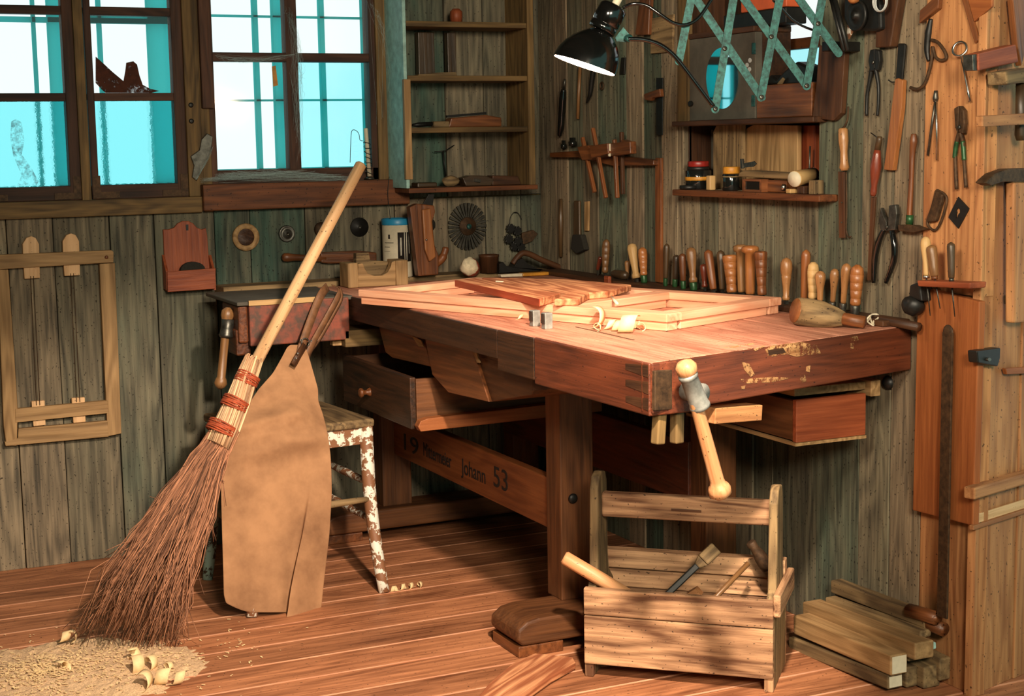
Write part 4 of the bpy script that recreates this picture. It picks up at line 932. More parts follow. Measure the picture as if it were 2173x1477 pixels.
# stick wound with wire, on the sill
t = thing('wire_wound_stick', 'pale upright stick wound with a wire spiral on the window sill', 'stick', W(783, 382, .03))
a, b = W(776, 272, .035), W(784, 374, .035); mb = MB(); mb.turn(a, b, [(0, .0062), (.02, .007), (1, .0075)], 10); mb.build('stick', M['white'], t)
mb = MB(); d = b-a; pts = []
for k in range(7*12+1):
    f_ = k/84; ang = 2*PI*k/12; p = a+d*(.24+.72*f_); pts.append(p+V((math.cos(ang)*.0115, math.sin(ang)*.0115, .002*math.sin(k*.9))))
mb.tube(pts, .0012, 5); mb.build('wire_spiral', M['black'], t)
mb = MB(); mb.tube(spl([W(770, 299, .04), W(764, 297, .04), W(761, 283, .04), W(753, 276, .04), W(746, 280, .04), W(744, 310, .04), W(743, 345, .04)]), .0011, 5); mb.build('wire_hook', M['black'], t)
mb = MB(); q = W(784, 378, .03); mb.disc(q-V((0, 0, .004)), (0, 0, 1), [(0, .016), (.004, .017), (.008, .010), (.008, 0)], 16); mb.build('base', M['iron'], t)
# cobwebs
rr = random.Random(5)
def strands(P, Q, n, sag, jit, d, name, label, fn=W, r=.00015):
    mb = MB()
    for k in range(n):
        t0, t1 = rr.random(), rr.random()
        def pick(L, t): i = min(int(t*(len(L)-1)), len(L)-2); f_ = t*(len(L)-1)-i; return (L[i][0]+(L[i+1][0]-L[i][0])*f_, L[i][1]+(L[i+1][1]-L[i][1])*f_)
        a, b = pick(P, t0), pick(Q, t1); pts = []
        for i in range(7):
            f_ = i/6; pts.append(fn(a[0]+(b[0]-a[0])*f_+rr.gauss(0, jit), a[1]+(b[1]-a[1])*f_+sag*4*f_*(1-f_)+rr.gauss(0, jit), d+rr.uniform(-.01, .012)))
        mb.tube(pts, r, 3, cap=False)
    o = mb.build(name, M['web']); tag(o, label, 'cobweb', kind='stuff'); return o
strands([(425, 383), (460, 372), (500, 365), (580, 358)], [(460, 380), (640, 362), (720, 372), (765, 385)], 130, 3, 2, .03, 'cobweb', 'cobweb spread along the sill of the right window')
strands([(454, 118), (470, 122), (500, 126), (560, 122)], [(470, 130), (540, 130), (600, 124), (640, 112)], 40, 4, 1.5, .012, 'cobweb', 'cobweb on the crossbar of the right window')
strands([(780, 0), (800, 20), (815, 60)], [(800, 20), (830, 110), (835, 230), (800, 262)], 26, 4, 2, .05, 'cobweb', 'cobweb strands hanging in the upper right corner of the right window')
strands([(612, 20), (630, 60), (640, 200)], [(606, 10), (640, 120), (640, 350), (625, 260)], 70, 2, 4, .006, 'cobweb', 'cobweb clinging to the mullion of the right window')
strands([(413, 382), (420, 378)], [(440, 340), (452, 310), (448, 330)], 12, 2, .6, .035, 'cobweb', 'cobweb at the iron latch between the windows')
# ================================================================ WALL CABINET
D = .18
cab = thing('wall_cabinet', 'open wall cabinet of dark shelves in the corner right of the window', 'cabinet', W(1000, 400, D/2))
xl, xr = W(868, 280, D).x, W(1135, 250, D).x
zb_ = W(1000, 396, D).z
zt = 1.95; t0 = .02
xl0 = W(855, 280, D).x
mb = MB(); mb.box((xl-.012, -D+.004, zb_), (xl-.0, -.001, zt)); mb.build('side_panel', M['teal'], cab, bevel=.002)
mb = MB(); mb.box((xl-.016, -D-.006, W(862, 381, D).z), (xl+.008, -D+.012, W(862, 168, D).z), ax=2); mb.build('front_strip', M['lath'], cab, bevel=.002)
mb = MB(); mb.box((xr-.024, -D, zb_), (xr, -.001, zt), ax=2); mb.build('side_panel', M['trimw'], cab, bevel=.002)
SH = []
for py, th in ((401, .016), (275, .018), (166, .018), (52, .018)):
    z = W(1000, py+.5*0, D).z; mb = MB(); ext = .03 if py == 401 else 0
    mb.box((xl-(.006 if ext else -.001), -D-(.002 if ext else -.003), z-th/2), (xr-(.001 if ext else .025)+(.008 if ext else 0), -.001, z+th/2), ax=0); mb.build('shelf', M['sill'] if ext else M['trimw'], cab, bevel=.002); SH.append(z+th/2+.0005)
def C_(px, py, d): return W(px, py, d)
def cbx(name, label, cat, l, r, shelf, h, d0, d1, mat, bevel=.004, group=None):
    xa, xb = W(l, 300, d1).x, W(r, 300, d1).x; mb = MB(); mb.box((xa, -d1, SH[shelf]), (xb, -d0, SH[shelf]+h)); return tag(mb.build(name, M[mat], bevel=bevel), label, cat, group)
cbx('wood_block', 'flat dark block at the left end of the lowest cabinet shelf', 'block', 884, 926, 0, .016, .07, .13, 'h_dk')
mb = MB(); c = W(956, 386, .13); mb.ball(V((c.x, c.y, SH[0]+.019)), .03, 14, (1.0, .55, .62), jit=.25); tag(mb.build('wood_lump', M['grayw']), 'pale rounded wooden lump on the lowest cabinet shelf', 'wood lump')
t = thing('small_plane', 'small dark plane with curved back on the lowest cabinet shelf', 'plane', V((W(1012, 386, .11).x, -.11, SH[0])))
xa, xb = W(984, 386, .12).x, W(1038, 386, .12).x; z = SH[0]
mb = MB(); mb.prism([V((xa, -.14, z+.0)), V((xb, -.14, z)), V((xb+.01, -.14, z+.022)), V((xb-.02, -.14, z+.034)), V((xa+.02, -.14, z+.036)), V((xa-.012, -.14, z+.028))], (0, .05, 0)); mb.build('body', M['h_dk'], t, bevel=.003)
mb = MB(); mb.bar(V((xa+.03, -.143, z+.02)), V((xa+.05, -.143, z+.016)), .012, .01); mb.build('iron', M['iron'], t)
t = thing('small_plane', 'wooden plane block with slanted ends, rightmost on the lowest cabinet shelf', 'plane', V((W(1073, 386, .1).x, -.1, SH[0])))
xa, xb = W(1042, 386, .12).x, W(1104, 386, .12).x
mb = MB(); mb.prism([V((xa, -.13, z)), V((xb, -.13, z)), V((xb-.012, -.13, z+.03)), V((xa+.002, -.13, z+.034))], (0, .05, 0)); mb.build('body', M['brown_d'], t, bevel=.003)
# middle shelf: long planes
z = SH[1]
t = thing('jointer_plane', 'long dark plane with raised brown rear block on the middle cabinet shelf', 'plane', V((W(1000, 265, .1).x, -.1, z)))
xa, xb = W(950, 265, .13).x, W(1062, 265, .13).x
mb = MB(); mb.prism([V((xa, -.14, z)), V((xb, -.14, z)), V((xb, -.14, z+.03)), V((xb-.06, -.14, z+.04)), V((xa+.01, -.14, z+.03))], (0, .045, 0)); mb.build('body', M['brown'], t, bevel=.003)
mb = MB(); mb.bar(V((xa-.0, -.12, z+.036)), V((xb-.05, -.12, z+.046)), .012, .008); mb.build('iron', M['black'], t)
t = thing('spokeshave', 'thin pale and dark spokeshave lying at the left of the middle cabinet shelf', 'spokeshave', V((W(905, 265, .1).x, -.1, z)))
mb = MB(); mb.turn(V((W(872, 265, .12).x, -.13, z+.008)), V((W(915, 262, .12).x, -.13, z+.012)), [(0, .004), (.3, .008), (1, .007)], 8); mb.build('handle', M['black'], t)
mb = MB(); mb.box((W(915, 262, .12).x, -.145, z), (W(948, 262, .12).x, -.115, z+.02)); mb.build('stock', M['grayw'], t, bevel=.003)
t = thing('scraper_stick', 'flat pale wooden stick at the left of the upper cabinet shelf', 'stick', V((W(935, 155, .1).x, -.1, SH[2])))
mb = MB(); z = SH[2]; mb.prism([V((W(882, 155, .1).x, -.12, z)), V((W(966, 155, .1).x, -.12, z)), V((W(963, 155, .1).x, -.12, z+.014)), V((W(925, 155, .1).x, -.12, z+.012)), V((W(884, 155, .1).x, -.12, z+.006))], (0, .04, 0)); mb.build('body', M['grayw'], t, bevel=.002)
for k, (l, r, h) in enumerate(((888, 922, .15), (950, 968, .15))):
    xa, xb = W(l, 100, .05).x, W(r, 100, .05).x; mb = MB(); mb.box((xa, -.05, SH[2]), (xb, -.02, SH[2]+h), ax=2); tag(mb.build('upright_board', M['h_dk'], bevel=.002), 'dark narrow board standing in the upper cabinet bay, %s of two' % ['left', 'right'][k], 'board', 'dark boards in the cabinet')
mb = MB(); c = W(968, 32, .1); z = SH[3]; mb.turn(V((c.x, c.y, z)), V((c.x, c.y, z+.048)), [(0, .02), (.5, .0215), (.8, .021), (1, .012)], 12); tag(mb.build('wooden_peg_top', M['redw']), 'pinkish rounded wooden piece alone on the top cabinet shelf', 'wood piece')
t = thing('iron_compass', 'thin black iron compass leaning in the lowest cabinet bay', 'compass', W(940, 380, .02))
mb = MB(); mb.tube([W(946, 377, .03), W(940, 320, .03)], .003, 6); mb.build('leg', M['black'], t)
mb = MB(); mb.tube([W(922, 322, .03), W(945, 320, .03), W(964, 308, .03)], .0018, 6); mb.build('arm', M['black'], t)
# ================================================================ ON AND BEHIND THE BENCH, FAR END
# ledge behind the bench under the wall things
mb = MB(); mb.box((-1.2, -.12, .84), (-.03, -.001, .872), ax=0); bl = tag(mb.build('back_ledge', M['grayw'], bevel=.003), 'grey wooden ledge along the window wall behind the bench', 'ledge')
LZ = .8725
def WL(px, d): p = W(px, 560, d); return V((p.x, -d, LZ))
def onledge(px, py, d): return W(px, py, d)
# block with a U cut
y_ = .13; t = thing('cradle_block', 'weathered wooden block with a U-shaped cut-out at the far end of the bench', 'block', W(806, 604, y_))
zb0 = BZ+.0008
def P3(px, py, d): p = W(px, py, d); return p
def cut_front(px, d0, d1): return px
mb = MB(); u = [(760, 556), (770, 555), (774, 566), (781, 577), (795, 582), (812, 581), (823, 574), (829, 563), (832, 552), (840, 550), (840, 602), (760, 606)]
P = [W(x, y, .27) for x, y in u]; mz = min(p.z for p in P); P = [V((p.x, p.y, p.z-mz+zb0)) for p in P]
mb.prism(P, (0, .03, 0), gd=(1, 0, 0)); mb.build('front', M['lath'], t, bevel=.002)
for l, r, tp in ((738, 760, 554), (840, 866, 548)):
    a, b = W(l, tp, .275), W(r, tp, .275); mb = MB(); mb.box((a.x, -.275, zb0), (b.x-.0006, -.19, zb0+a.z-mz-.002), ax=2); mb.build('end_block', M['lath'], t, bevel=.003)
P = [W(x, y, .2) for x, y in [(756, 538), (783, 536), (786, 552), (832, 556), (860, 552), (860, 590), (756, 592)]]
mb = MB(); mb.prism([V((p.x, p.y, p.z-.0)) if p.z > zb0+.02 else V((p.x, p.y, zb0)) for p in P], (0, .03, 0), gd=(1, 0, 0)); mb.build('back', M['grayw'], t, bevel=.002)
# tub with blue lid
d = .085; c = W(844, 560, d); rad = 32*pm(c); zt0 = W(844, 463, d).z; zl = W(844, 476, d).z
t = thing('plastic_tub', 'white cylindrical tub with blue lid and black printed label', 'tub', V((c.x, c.y, LZ)))
mb = MB(); mb.disc(V((c.x, c.y, LZ)), (0, 0, 1), [(0, rad*.96), (.003, rad*.98), (zl-LZ, rad*.98), (zl-LZ, .8*rad)], 36); mb.build('body', M['white'], t)
mb = MB(); mb.disc(V((c.x, c.y, zl)), (0, 0, 1), [(-.001, rad), (.002, rad*1.01), (zt0-zl-.002, rad*1.01), (zt0-zl, rad*.97), (zt0-zl, rad*.85), (zt0-zl-.003, rad*.82), (zt0-zl-.003, 0)], 36); mb.build('lid', M['blue'], t)
def label(name, mat, a0, a1, z0, z1, k=1.002):
    # patch of print wrapped round the tub
    base = math.atan2((CAM-c).y, (CAM-c).x); rows = []
    for z in (z1, z0): rows.append([V((c.x+rad*.98*k*math.cos(base+math.radians(a0+(a1-a0)*i/10)), c.y+rad*.98*k*math.sin(base+math.radians(a0+(a1-a0)*i/10)), z)) for i in range(11)])
    mb = MB(); mb.sheet(rows[::-1], .0003); return mb.build(name, mat, t)
H_ = zl-LZ
label('black_label', M['ink'], 2, 62, LZ+H_*.3, LZ+H_*.86)
for a0, a1, l0, l1 in ((12, 17, .42, .76), (28, 31, .3, .86), (37, 41, .3, .86), (50, 54, .45, .86)): label('white_stripe', M['inkw'], a0, a1, LZ+H_*l0, LZ+H_*l1, 1.006)
for a0, a1, l0, l1 in ((-36, -28, .74, .82), (-55, -14, .66, .67), (-55, -30, .58, .59), (-34, -8, .12, .25), (-60, -30, .5, .505)): label('print_mark', M['ink'], a0, a1, LZ+H_*l0, LZ+H_*l1)
label('white_stripe', M['inkw'], -28, -22, LZ+H_*.14, LZ+H_*.2, 1.006); label('white_stripe', M['inkw'], 8, 40, LZ+H_*.02, LZ+H_*.28, 1.006)
# plane standing on end
d = .16; t = thing('wooden_plane', 'brown wooden horned plane standing on end beside the blue-lidded tub', 'plane', W(911, 583, d))
def PL(px, py, dd=d): return W(px, py, dd)
def pslab(name, px, d0, d1, mat, bevel=.003, par=None, gd=None):
    mb = MB(); slab(mb, W, px, d0, d1, gd=gd, zmin=LZ+.0004 if d1 < .19 or name in ('body', 'sole') else BZ+.0015); return mb.build(name, M[mat], par or t, bevel=bevel)
pslab('body', [(878, 438), (886, 432), (922, 436), (924, 450), (918, 470), (923, 520), (932, 545), (931, 583), (892, 586), (886, 520)], .155, .19, 'brown', .004, gd=(0, 0, 1))
pslab('sole', [(870, 440), (886, 432), (896, 586), (888, 586)], .165, .20, 'brown', .002, gd=(0, 0, 1))
pslab('wedge', [(896, 445), (914, 442), (920, 500), (926, 545), (912, 556), (902, 530)], .19, .205, 'h_or', .004, gd=(0, 0, 1))
pslab('iron', [(894, 440), (910, 412), (922, 412), (918, 440), (910, 470), (902, 470)], .17, .176, 'black', .001)
mb = MB(); mb.tube(spl([PL(911, 560, .17), PL(926, 558, .17), PL(938, 548, .17), PL(944, 534, .17), PL(946, 524, .17)]), [.016]*7+[.0145]*8+[.012]*8+[.008]*2, 10); mb.build('horn', M['brown'], t)
mb = MB(); mb.ball(PL(905, 509, .206), .004, 8); mb.build('screw', M['steel'], t)
# tin lump with crusty white face
c = W(996, 566, .22); t = thing('crusted_tin', 'round red-rimmed lump with a crusty white face behind the frame', 'tin', V((c.x, c.y, c.z-.03)))
n = (CAM-c).normalized()+V((-.35, 0, .25)); n.normalize(); mb = MB(); mb.disc(c-n*.02, n, [(-.03, .026), (.0, .031), (.018, .032), (.02, .029), (.02, 0)], 24); mb.build('rim', M['h_rd'], t)
mb = MB(); mb.ball(c+n*.002, .0305, 20, (1, .95, 1.02), jit=.16); mb.build('crust', M['plaster'], t)
# little wooden tub
c = W(1038, 582, .12); r = 21*pm(c); t = thing('wooden_pot', 'small brown coopered wooden pot behind the crusty white lump', 'pot', V((c.x, c.y, LZ)))
mb = MB(); h = W(1038, 540, .12).z-LZ; mb.disc(V((c.x, c.y, LZ)), (0, 0, 1), [(0, r*.95), (h*.85, r*1.0), (h*.86, r*1.04), (h, r*1.05), (h, r*.9), (h*.5, r*.88), (h*.5, 0)], 24); mb.build('body', M['brown_d'], t)
# dark metal plane with handle
t = thing('iron_plane', 'dark iron plane with an arched handle lying in the bench corner', 'plane', W(1120, 592, .16))
pslab('body', [(1060, 588), (1060, 560), (1068, 556), (1076, 566), (1092, 566), (1100, 552), (1110, 548), (1120, 560), (1150, 575), (1165, 580), (1165, 590)], .12, .17, 'black', .003)
mb = MB(); mb.tube(spl([PL(1088, 560, .15), PL(1104, 540, .15), PL(1120, 538, .15), PL(1150, 552, .15), PL(1180, 564, .15), PL(1195, 570, .15)]), .0105, 10); mb.build('handle', M['brown_d'], t)
mb = MB(); mb.ball(PL(1190, 578, .15), .019, 14, (1, .7, 1)); mb.build('knob', M['black'], t)
# flat brush with yellow handle
t = thing('flat_brush', 'bristle brush with a yellow wooden back lying behind the frame', 'brush', W(1130, 588, .22))
pslab('back', [(1110, 580), (1165, 577), (1176, 579), (1177, 586), (1170, 590), (1110, 590)], .19, .23, 'yellow', .003)
pslab('bristles', [(1062, 583), (1110, 580), (1110, 589), (1064, 588)], .20, .225, 'white', .001)
# ================================================================ FRAME AND BOARDS ON THE BENCH
FZ = BZ+.0008
f0, f1, f2 = Z(760, 632, FZ+.018), Z(1415, 688, FZ+.018), None
f0, f1 = V((f0.x, f0.y, 0)), V((f1.x, f1.y, 0))
fu = (f1-f0).normalized(); fv = V((-fu.y, fu.x, 0)); FL = (f1-f0).length; FW = .49
def FP(u, v, z): return f0+fu*u+fv*v+V((0, 0, z))
def fbar(mb, u0, u1, v0, v1, z0, z1): mb.hexa([FP(u0, v0, z0), FP(u1, v0, z0), FP(u1, v1, z0), FP(u0, v1, z0), FP(u0, v0, z1), FP(u1, v0, z1), FP(u1, v1, z1), FP(u0, v1, z1)])
wf = thing('window_sash', 'new pale pine window sash lying flat on the bench top', 'sash', FP(FL/2, FW/2, FZ))
zz_ = FZ
sw = .055
def piece(name, u0, u1, v0, v1):
    mb = MB(); fbar(mb, u0, u1, v0, v1, zz_+.0215, zz_+.042); o = mb.build(name, M['pine'], wf, bevel=.0025)
    mb = MB(); fbar(mb, u0+.006, u1-.006, v0+.006, v1-.006, zz_, zz_+.021); mb.build('rebate', M['pine'], o, bevel=.0015)
piece('long_rail', 0, FL, 0, sw); piece('long_rail', 0, FL, FW-sw, FW)
piece('cross_rail', 0, sw, sw+.0005, FW-sw-.0005); piece('cross_rail', FL-sw, FL, sw+.0005, FW-sw-.0005); piece('cross_rail', FL*.66, FL*.66+sw, sw+.0005, FW-sw-.0005)
def onz_poly(pts, z): return [Z(x, y, z) for x, y in pts]
mb = MB(); zt1 = zz_+.0428
mb.prism([up(p, zt1) for p in onz_poly([(966, 594), (1010, 590), (1190, 622), (1145, 634)], zt1+.02)], (0, 0, .02)); reb = tag(mb.build('red_edged_board', M['bark'], bevel=.002), 'thin board with red painted edges lying across the sash frame', 'board')
ea, eb = onz_poly([(966, 594), (1145, 634)], zt1+.02); mb = MB(); mb.bar(up(ea, zt1+.010), up(eb, zt1+.010), .003, .0185); mb.build('painted_edge', M['redw2'], reb)
mb = MB(); mb.prism([up(p, zt1+.0) for p in onz_poly([(1022, 589), (1200, 592), (1340, 604), (1312, 612), (1290, 618), (1250, 621), (1228, 633), (1176, 635), (1204, 622)], zt1+.018)], (0, 0, .018)); tag(mb.build('bark_edged_board', M['bark'], bevel=.003), 'rough pink board with a wavy bark edge on the sash frame', 'board')
mb = MB(); a = Z(1053, 597, zt1+.022); mb.bar(V((a.x, a.y, zt1+.0222)), V((a.x+.012, a.y-.02, zt1+.0222)), .006, .003); tag(mb.build('chalk_bit', M['white']), 'small white chalk bit on the bark-edged board', 'chalk')
mb = MB(); mb.turn(Z(1297, 630, zt1+.0), Z(1310, 645, zt1-.0), [(0, .004), (1, .004)], 8); tag(mb.build('chalk_bit', M['white']), 'white chalk stick leaning on the bark-edged board\'s tip', 'chalk')
# bench dogs
for k, (l, r, t_, b_) in enumerate(((1126, 1151, 663, 697), (1151, 1177, 668, 703))):
    p = Z((l+r)/2-3, b_-5, BZ); q = p+fu*.0; h = (b_-t_)*pm(p)*1.0; w_ = (r-l)*pm(p)*.72
    t = thing('bench_dog', 'square steel bench dog, %s of the pair on the bench top' % ['left and farther', 'right and nearer'][k], 'bench dog', V((p.x, p.y, BZ)), 'steel bench dogs')
    a = V((0, 1, 0)); s = V((1, 0, 0))
    mb = MB(); mb.prism([p-s*w_/2-a*w_/2, p+s*w_/2-a*w_/2, p+s*w_/2+a*w_/2, p-s*w_/2+a*w_/2], (0, 0, h), gd=(0, 0, 1)); mb.build('shank', M['zinc'], t, bevel=.002)
    mb = MB(); mb.box((p.x-w_/2-.003, p.y-w_/2, BZ+h*.35), (p.x-w_/2-.0002, p.y+w_/2-.004, BZ+h*.95)); mb.build('spring', M['iron'], t)
# mallet
mt_ = thing('mallet', 'mallet with a conical log head and string on the handle, at the bench right end', 'mallet', Z(1760, 690, BZ))
c0, c1 = Z(1688, 659, BZ+.0372), Z(1738, 672, BZ+.03); d = (c1-c0).normalized(); d.z = -.05; d = (V((.25, -.5, -.06))+(c1-c0)*2).normalized()
e0 = Z(1835, 684, BZ+.0165)
d = (e0-c0).normalized(); L = (e0-c0).length
tc = (CAM-c0); tc = (tc-d*tc.dot(d)).normalized()
def oblique(mb, n, base):
    for i in range(n): o_ = mb.v[i]-base; mb.v[i] = mb.v[i]+d*(o_.dot(tc)*.85)
mb = MB(); mb.turn(c0, c0+d*.125, [(0, .0305), (.05, .034), (.35, .0355), (.55, .034), (.85, .024), (1, .017)], 20); oblique(mb, 40, c0); mb.build('head', M['grayw'], mt_)
mb = MB(); mb.turn(c0-d*.0016, c0-d*.0002, [(0, .030), (1, .0305)], 20); oblique(mb, 40, c0); mb.build('end_grain', M['h_or'], mt_)
mb = MB(); mb.turn(c0+d*.11, e0, [(0, .0155), (.5, .015), (1, .0145)], 12); mb.build('handle', M['brown'], mt_)
mb = MB(); q = Z(1842, 682, BZ+.012)
mb.tube(spl([q, q+V((.0, -.01, .016)), q+V((-.012, -.01, .004)), q+V((-.0, -.02, -.008)), q+V((.012, -.006, .0)), q+V((.03, .0, .006)), q+V((.045, .02, .012)), q+V((.03, .025, .012)), q+V((.015, .01, .006)), q+V((.005, -.01, -.006))]), .0022, 6); mb.build('string', M['white'], mt_)
# dark stick in the corner by the pine panel, black bag
mb = MB(); mb.turn(T(1852, 675, .06), T(1950, 694, .05), [(0, .008), (.2, .011), (1, .011)], 10); tag(mb.build('dark_stick', M['brown_d']), 'dark round stick at the back right edge of the bench top', 'stick')
t = thing('iron_vise_block', 'black rounded iron tool in the corner beside the pine panel', 'tool', T(1935, 670, .05))
mb = MB(); mb.ball(T(1938, 648, .05), .026, 14, (1, 1.1, .95), jit=.15); mb.build('body', M['black'], t)
mb = MB(); slab(mb, T, [(1930, 605), (1950, 598), (1955, 640), (1928, 632)], .02, .06); mb.build('jaw', M['black'], t, bevel=.004)
# ================================================================ CHISEL RACK
mb = MB(); ra, rb = T(1190, 575, .085), T(1950, 690, .085); RZ = .876
mb.box((-.086, -2.03, BZ+.001), (-.002, -.16, RZ), ax=1); rack = tag(mb.build('tool_rack', M['brown_d'], bevel=.003), 'low dark rack strip along the tool wall holding a row of handles', 'rack')
GC = 'handled tools in the low rack'
OV = [(0, .35), (.04, .6), (.12, .82), (.25, .95), (.45, 1), (.7, .95), (.88, .75), (.96, .5), (1, .1)]
PR = {
 'plain': [(0, .62), (.03, .75), (.3, .85), (.7, .97), (.88, 1), (.95, .85), (1, .2)],
 'neck': [(0, .8), (.1, .85), (.16, .62), (.3, .68), (.6, .9), (.85, 1), (.95, .85), (1, .25)],
 'band': [(0, .7), (.05, .8), (.16, .74), (.165, .7), (.18, .76), (.36, .86), (.365, .82), (.38, .88), (.55, .94), (.555, .9), (.57, .96), (.75, 1), (.755, .95), (.77, 1), (.92, .86), (1, .3)],
 'flare': [(0, .66), (.05, .7), (.2, .66), (.205, .62), (.22, .68), (.4, .74), (.405, .7), (.42, .76), (.6, .82), (.605, .78), (.62, .84), (.78, .9), (.785, .86), (.8, .92), (.93, 1), (.97, .98), (1, .7)],
 'mush': [(0, .5), (.05, .55), (.5, .58), (.84, .6), (.87, .95), (.92, 1), (.97, .95), (1, .5)],
 'bulb': [(0, .62), (.06, .66), (.1, .52), (.3, .6), (.5, .8), (.56, .84), (.58, .78), (.62, .9), (.75, 1), (.88, .95), (.96, .65), (1, .2)],
 'pear': [(0, .5), (.06, .56), (.3, .6), (.5, .75), (.7, .96), (.82, 1), (.92, .85), (.98, .5), (1, .1)]}
HD = [ # bottom px, top px, width, style, material, collar, distance, label
 ((1268, 572), (1275, 545), 10, 'plain', 'h_rd', None, .035, 'thin red handle leaning behind the first banded one'),
 ((1284, 578), (1287, 508), 18, 'band', 'h_br', None, .05, 'tall brown banded handle, leftmost in the rack'),
 ((1331, 588), (1331, 553), 12, 'neck', 'h_br', None, .035, 'short tan handle behind the pale leaning one'),
 ((1351, 592), (1340, 517), 22, 'neck', 'h_pa', None, .05, 'pale cream handle leaning left, widest of the left ones'),
 ((1367, 600), (1363, 525), 20, 'band', 'h_or', 'green', .045, 'orange banded handle with a tall green collar'),
 ((1412, 604), (1415, 517), 13, 'plain', 'h_dk', 'green', .045, 'slim dark straight handle with green collar'),
 ((1432, 606), (1436, 541), 16, 'plain', 'h_dk', 'green', .035, 'short nearly black handle with green collar'),
 ((1450, 610), (1448, 538), 16, 'plain', 'brown', 'green', .05, 'reddish brown handle between the black and the tan ones'),
 ((1472, 612), (1466, 525), 22, 'neck', 'h_br', 'green', .05, 'tall tan barrel handle with bright green collar'),
 ((1496, 614), (1493, 560), 17, 'neck', 'h_rd', None, .035, 'red-brown handle half behind the leaning brown one'),
 ((1514, 616), (1502, 530), 20, 'plain', 'brown', None, .055, 'smooth brown handle leaning to the left mid rack'),
 ((1533, 616), (1529, 531), 18, 'plain', 'h_dk', None, .035, 'grey-brown handle behind the orange ringed one'),
 ((1553, 622), (1548, 541), 32, 'flare', 'h_or', None, .058, 'orange ringed handle flaring to a flat dark top'),
 ((1574, 620), (1571, 519), 32, 'mush', 'h_br', None, .035, 'grey mushroom-topped handle behind the wide orange cap'),
 ((1592, 624), (1592, 521), 38, 'mush', 'h_or', None, .05, 'orange handle with a wide mushroom cap'),
 ((1617, 626), (1614, 533), 29, 'flare', 'brown', None, .058, 'stout brown handle flaring to a flat wide top'),
 ((1668, 640), (1669, 547), 26, 'bulb', 'handle', None, .055, 'bulbous two-part turned handle standing alone'),
 ((1706, 640), (1711, 530), 20, 'plain', 'h_or', None, .035, 'tall slim orange handle behind the pale ringed one'),
 ((1724, 648), (1726, 556), 25, 'band', 'h_pa', 'steel', .045, 'pale ringed handle with steel ferrule'),
 ((1740, 654), (1741, 575), 23, 'pear', 'handle', 'steel', .06, 'pear-shaped tan handle with bright steel ferrule'),
 ((1766, 657), (1772, 570), 20, 'pear', 'handle', 'iron', .055, 'slim pear-shaped tan handle, third from the right end'),
 ((1788, 659), (1797, 559), 22, 'pear', 'handle', 'iron', .05, 'tall pear-shaped tan handle next to the fat ringed one'),
 ((1814, 663), (1820, 562), 29, 'band', 'h_or', 'iron', .055, 'fat orange ringed handle at the right end of the rack')]
for (bx_, tx_, w_, st_, mt, col, d, lab) in HD:
    a, b = T(bx_[0], bx_[1], d), T(tx_[0], tx_[1], d); dd = (b-a).normalized(); r = w_/2*pm(a)
    # seat the handle in the rack
    if a.z < RZ+.012: a = a+dd*((RZ+.012-a.z)/dd.z)
    t = thing('chisel', lab, 'chisel', V((a.x, a.y, RZ)), GC)
    mb = MB(); mb.turn(a+dd*(.012 if col else 0), b, [(f_, r*q) for f_, q in PR[st_]], 16); mb.build('handle', M[mt], t)
    mb = MB(); cr = r*.62
    if col: mb.turn(a-dd*.012, a+dd*.0119, [(0, cr), (.1, cr*1.12), (.9, cr*1.2), (1, cr*1.1)], 14); mb.build('collar', M[col], t)
    mb = MB(); a2 = a-dd*(.0125 if col else .0005); mb.bar(a2, V((a2.x, a2.y, RZ+.0006)) if a2.z > RZ+.002 else a2-dd*.001, r*.7, r*.5, up=V((1, 0, 0))); mb.build('tang', M['iron'], t)
# small things lying on the rack strip, left
mb = MB(); a, b = T(1300, 578, .05), T(1330, 575, .05); mb.turn(V((a.x, a.y, RZ+.016)), V((b.x, b.y, RZ+.016)), [(0, .008), (.2, .014), (.8, .015), (1, .010)], 12); tag(mb.build('round_stick', M['h_dk']), 'dark rounded stick lying on the rack strip between left handles', 'stick')
mb = MB(); p = T(1286, 596, .10); mb.box((p.x, p.y-.016, BZ+.001), (p.x+.012, p.y+.016, BZ+.03)); tag(mb.build('red_block', M['redw'], bevel=.003), 'small reddish block at the foot of the leftmost rack handle', 'block')
# ================================================================ TOOL WALL, LEFT PART
def tsl(name, px, d0, d1, mat, parent=None, bevel=.0015, gd=None, fn=T):
    mb = MB(); slab(mb, fn, px, d0, d1, gd=gd); return mb.build(name, M[mat], parent, bevel=bevel)
def ttube(name, px, d, r, mat, parent=None, n=8, smooth=True, fn=T):
    pts = [fn(x, y, d) for x, y in px]; pts = spl(pts) if smooth and len(pts) > 2 else pts
    if isinstance(r, (list, tuple)):
        k = len(pts)-1; r = [r[min(int(i/k*(len(r)-1)), len(r)-2)]*(1-((i/k*(len(r)-1))-min(int(i/k*(len(r)-1)), len(r)-2)))+r[min(int(i/k*(len(r)-1)), len(r)-2)+1]*((i/k*(len(r)-1))-min(int(i/k*(len(r)-1)), len(r)-2)) for i in range(k+1)]
    mb = MB(); mb.tube(pts, r, n); return mb.build(name, M[mat], parent)
def tturn(name, p, q, d, prof, mat, parent=None, n=14, fn=T):
    mb = MB(); mb.turn(fn(*p, d), fn(*q, d), prof, n); return mb.build(name, M[mat], parent)
def tthing(name, label, cat, px, py, d=.01, group=None, fn=T): return thing(name, label, cat, fn(px, py, d), group)
t = tthing('black_rod', 'glossy black slim handle hanging left of the gauges under the lamp', 'tool', 1190, 290)
ttube('grip', [(1196, 190), (1194, 210), (1192, 240), (1190, 270), (1187, 288)], .02, [.009, .013, .012, .012, .007], 'gloss', t)
ttube('shank', [(1199, 168), (1196, 190)], .02, .004, 'iron', t)
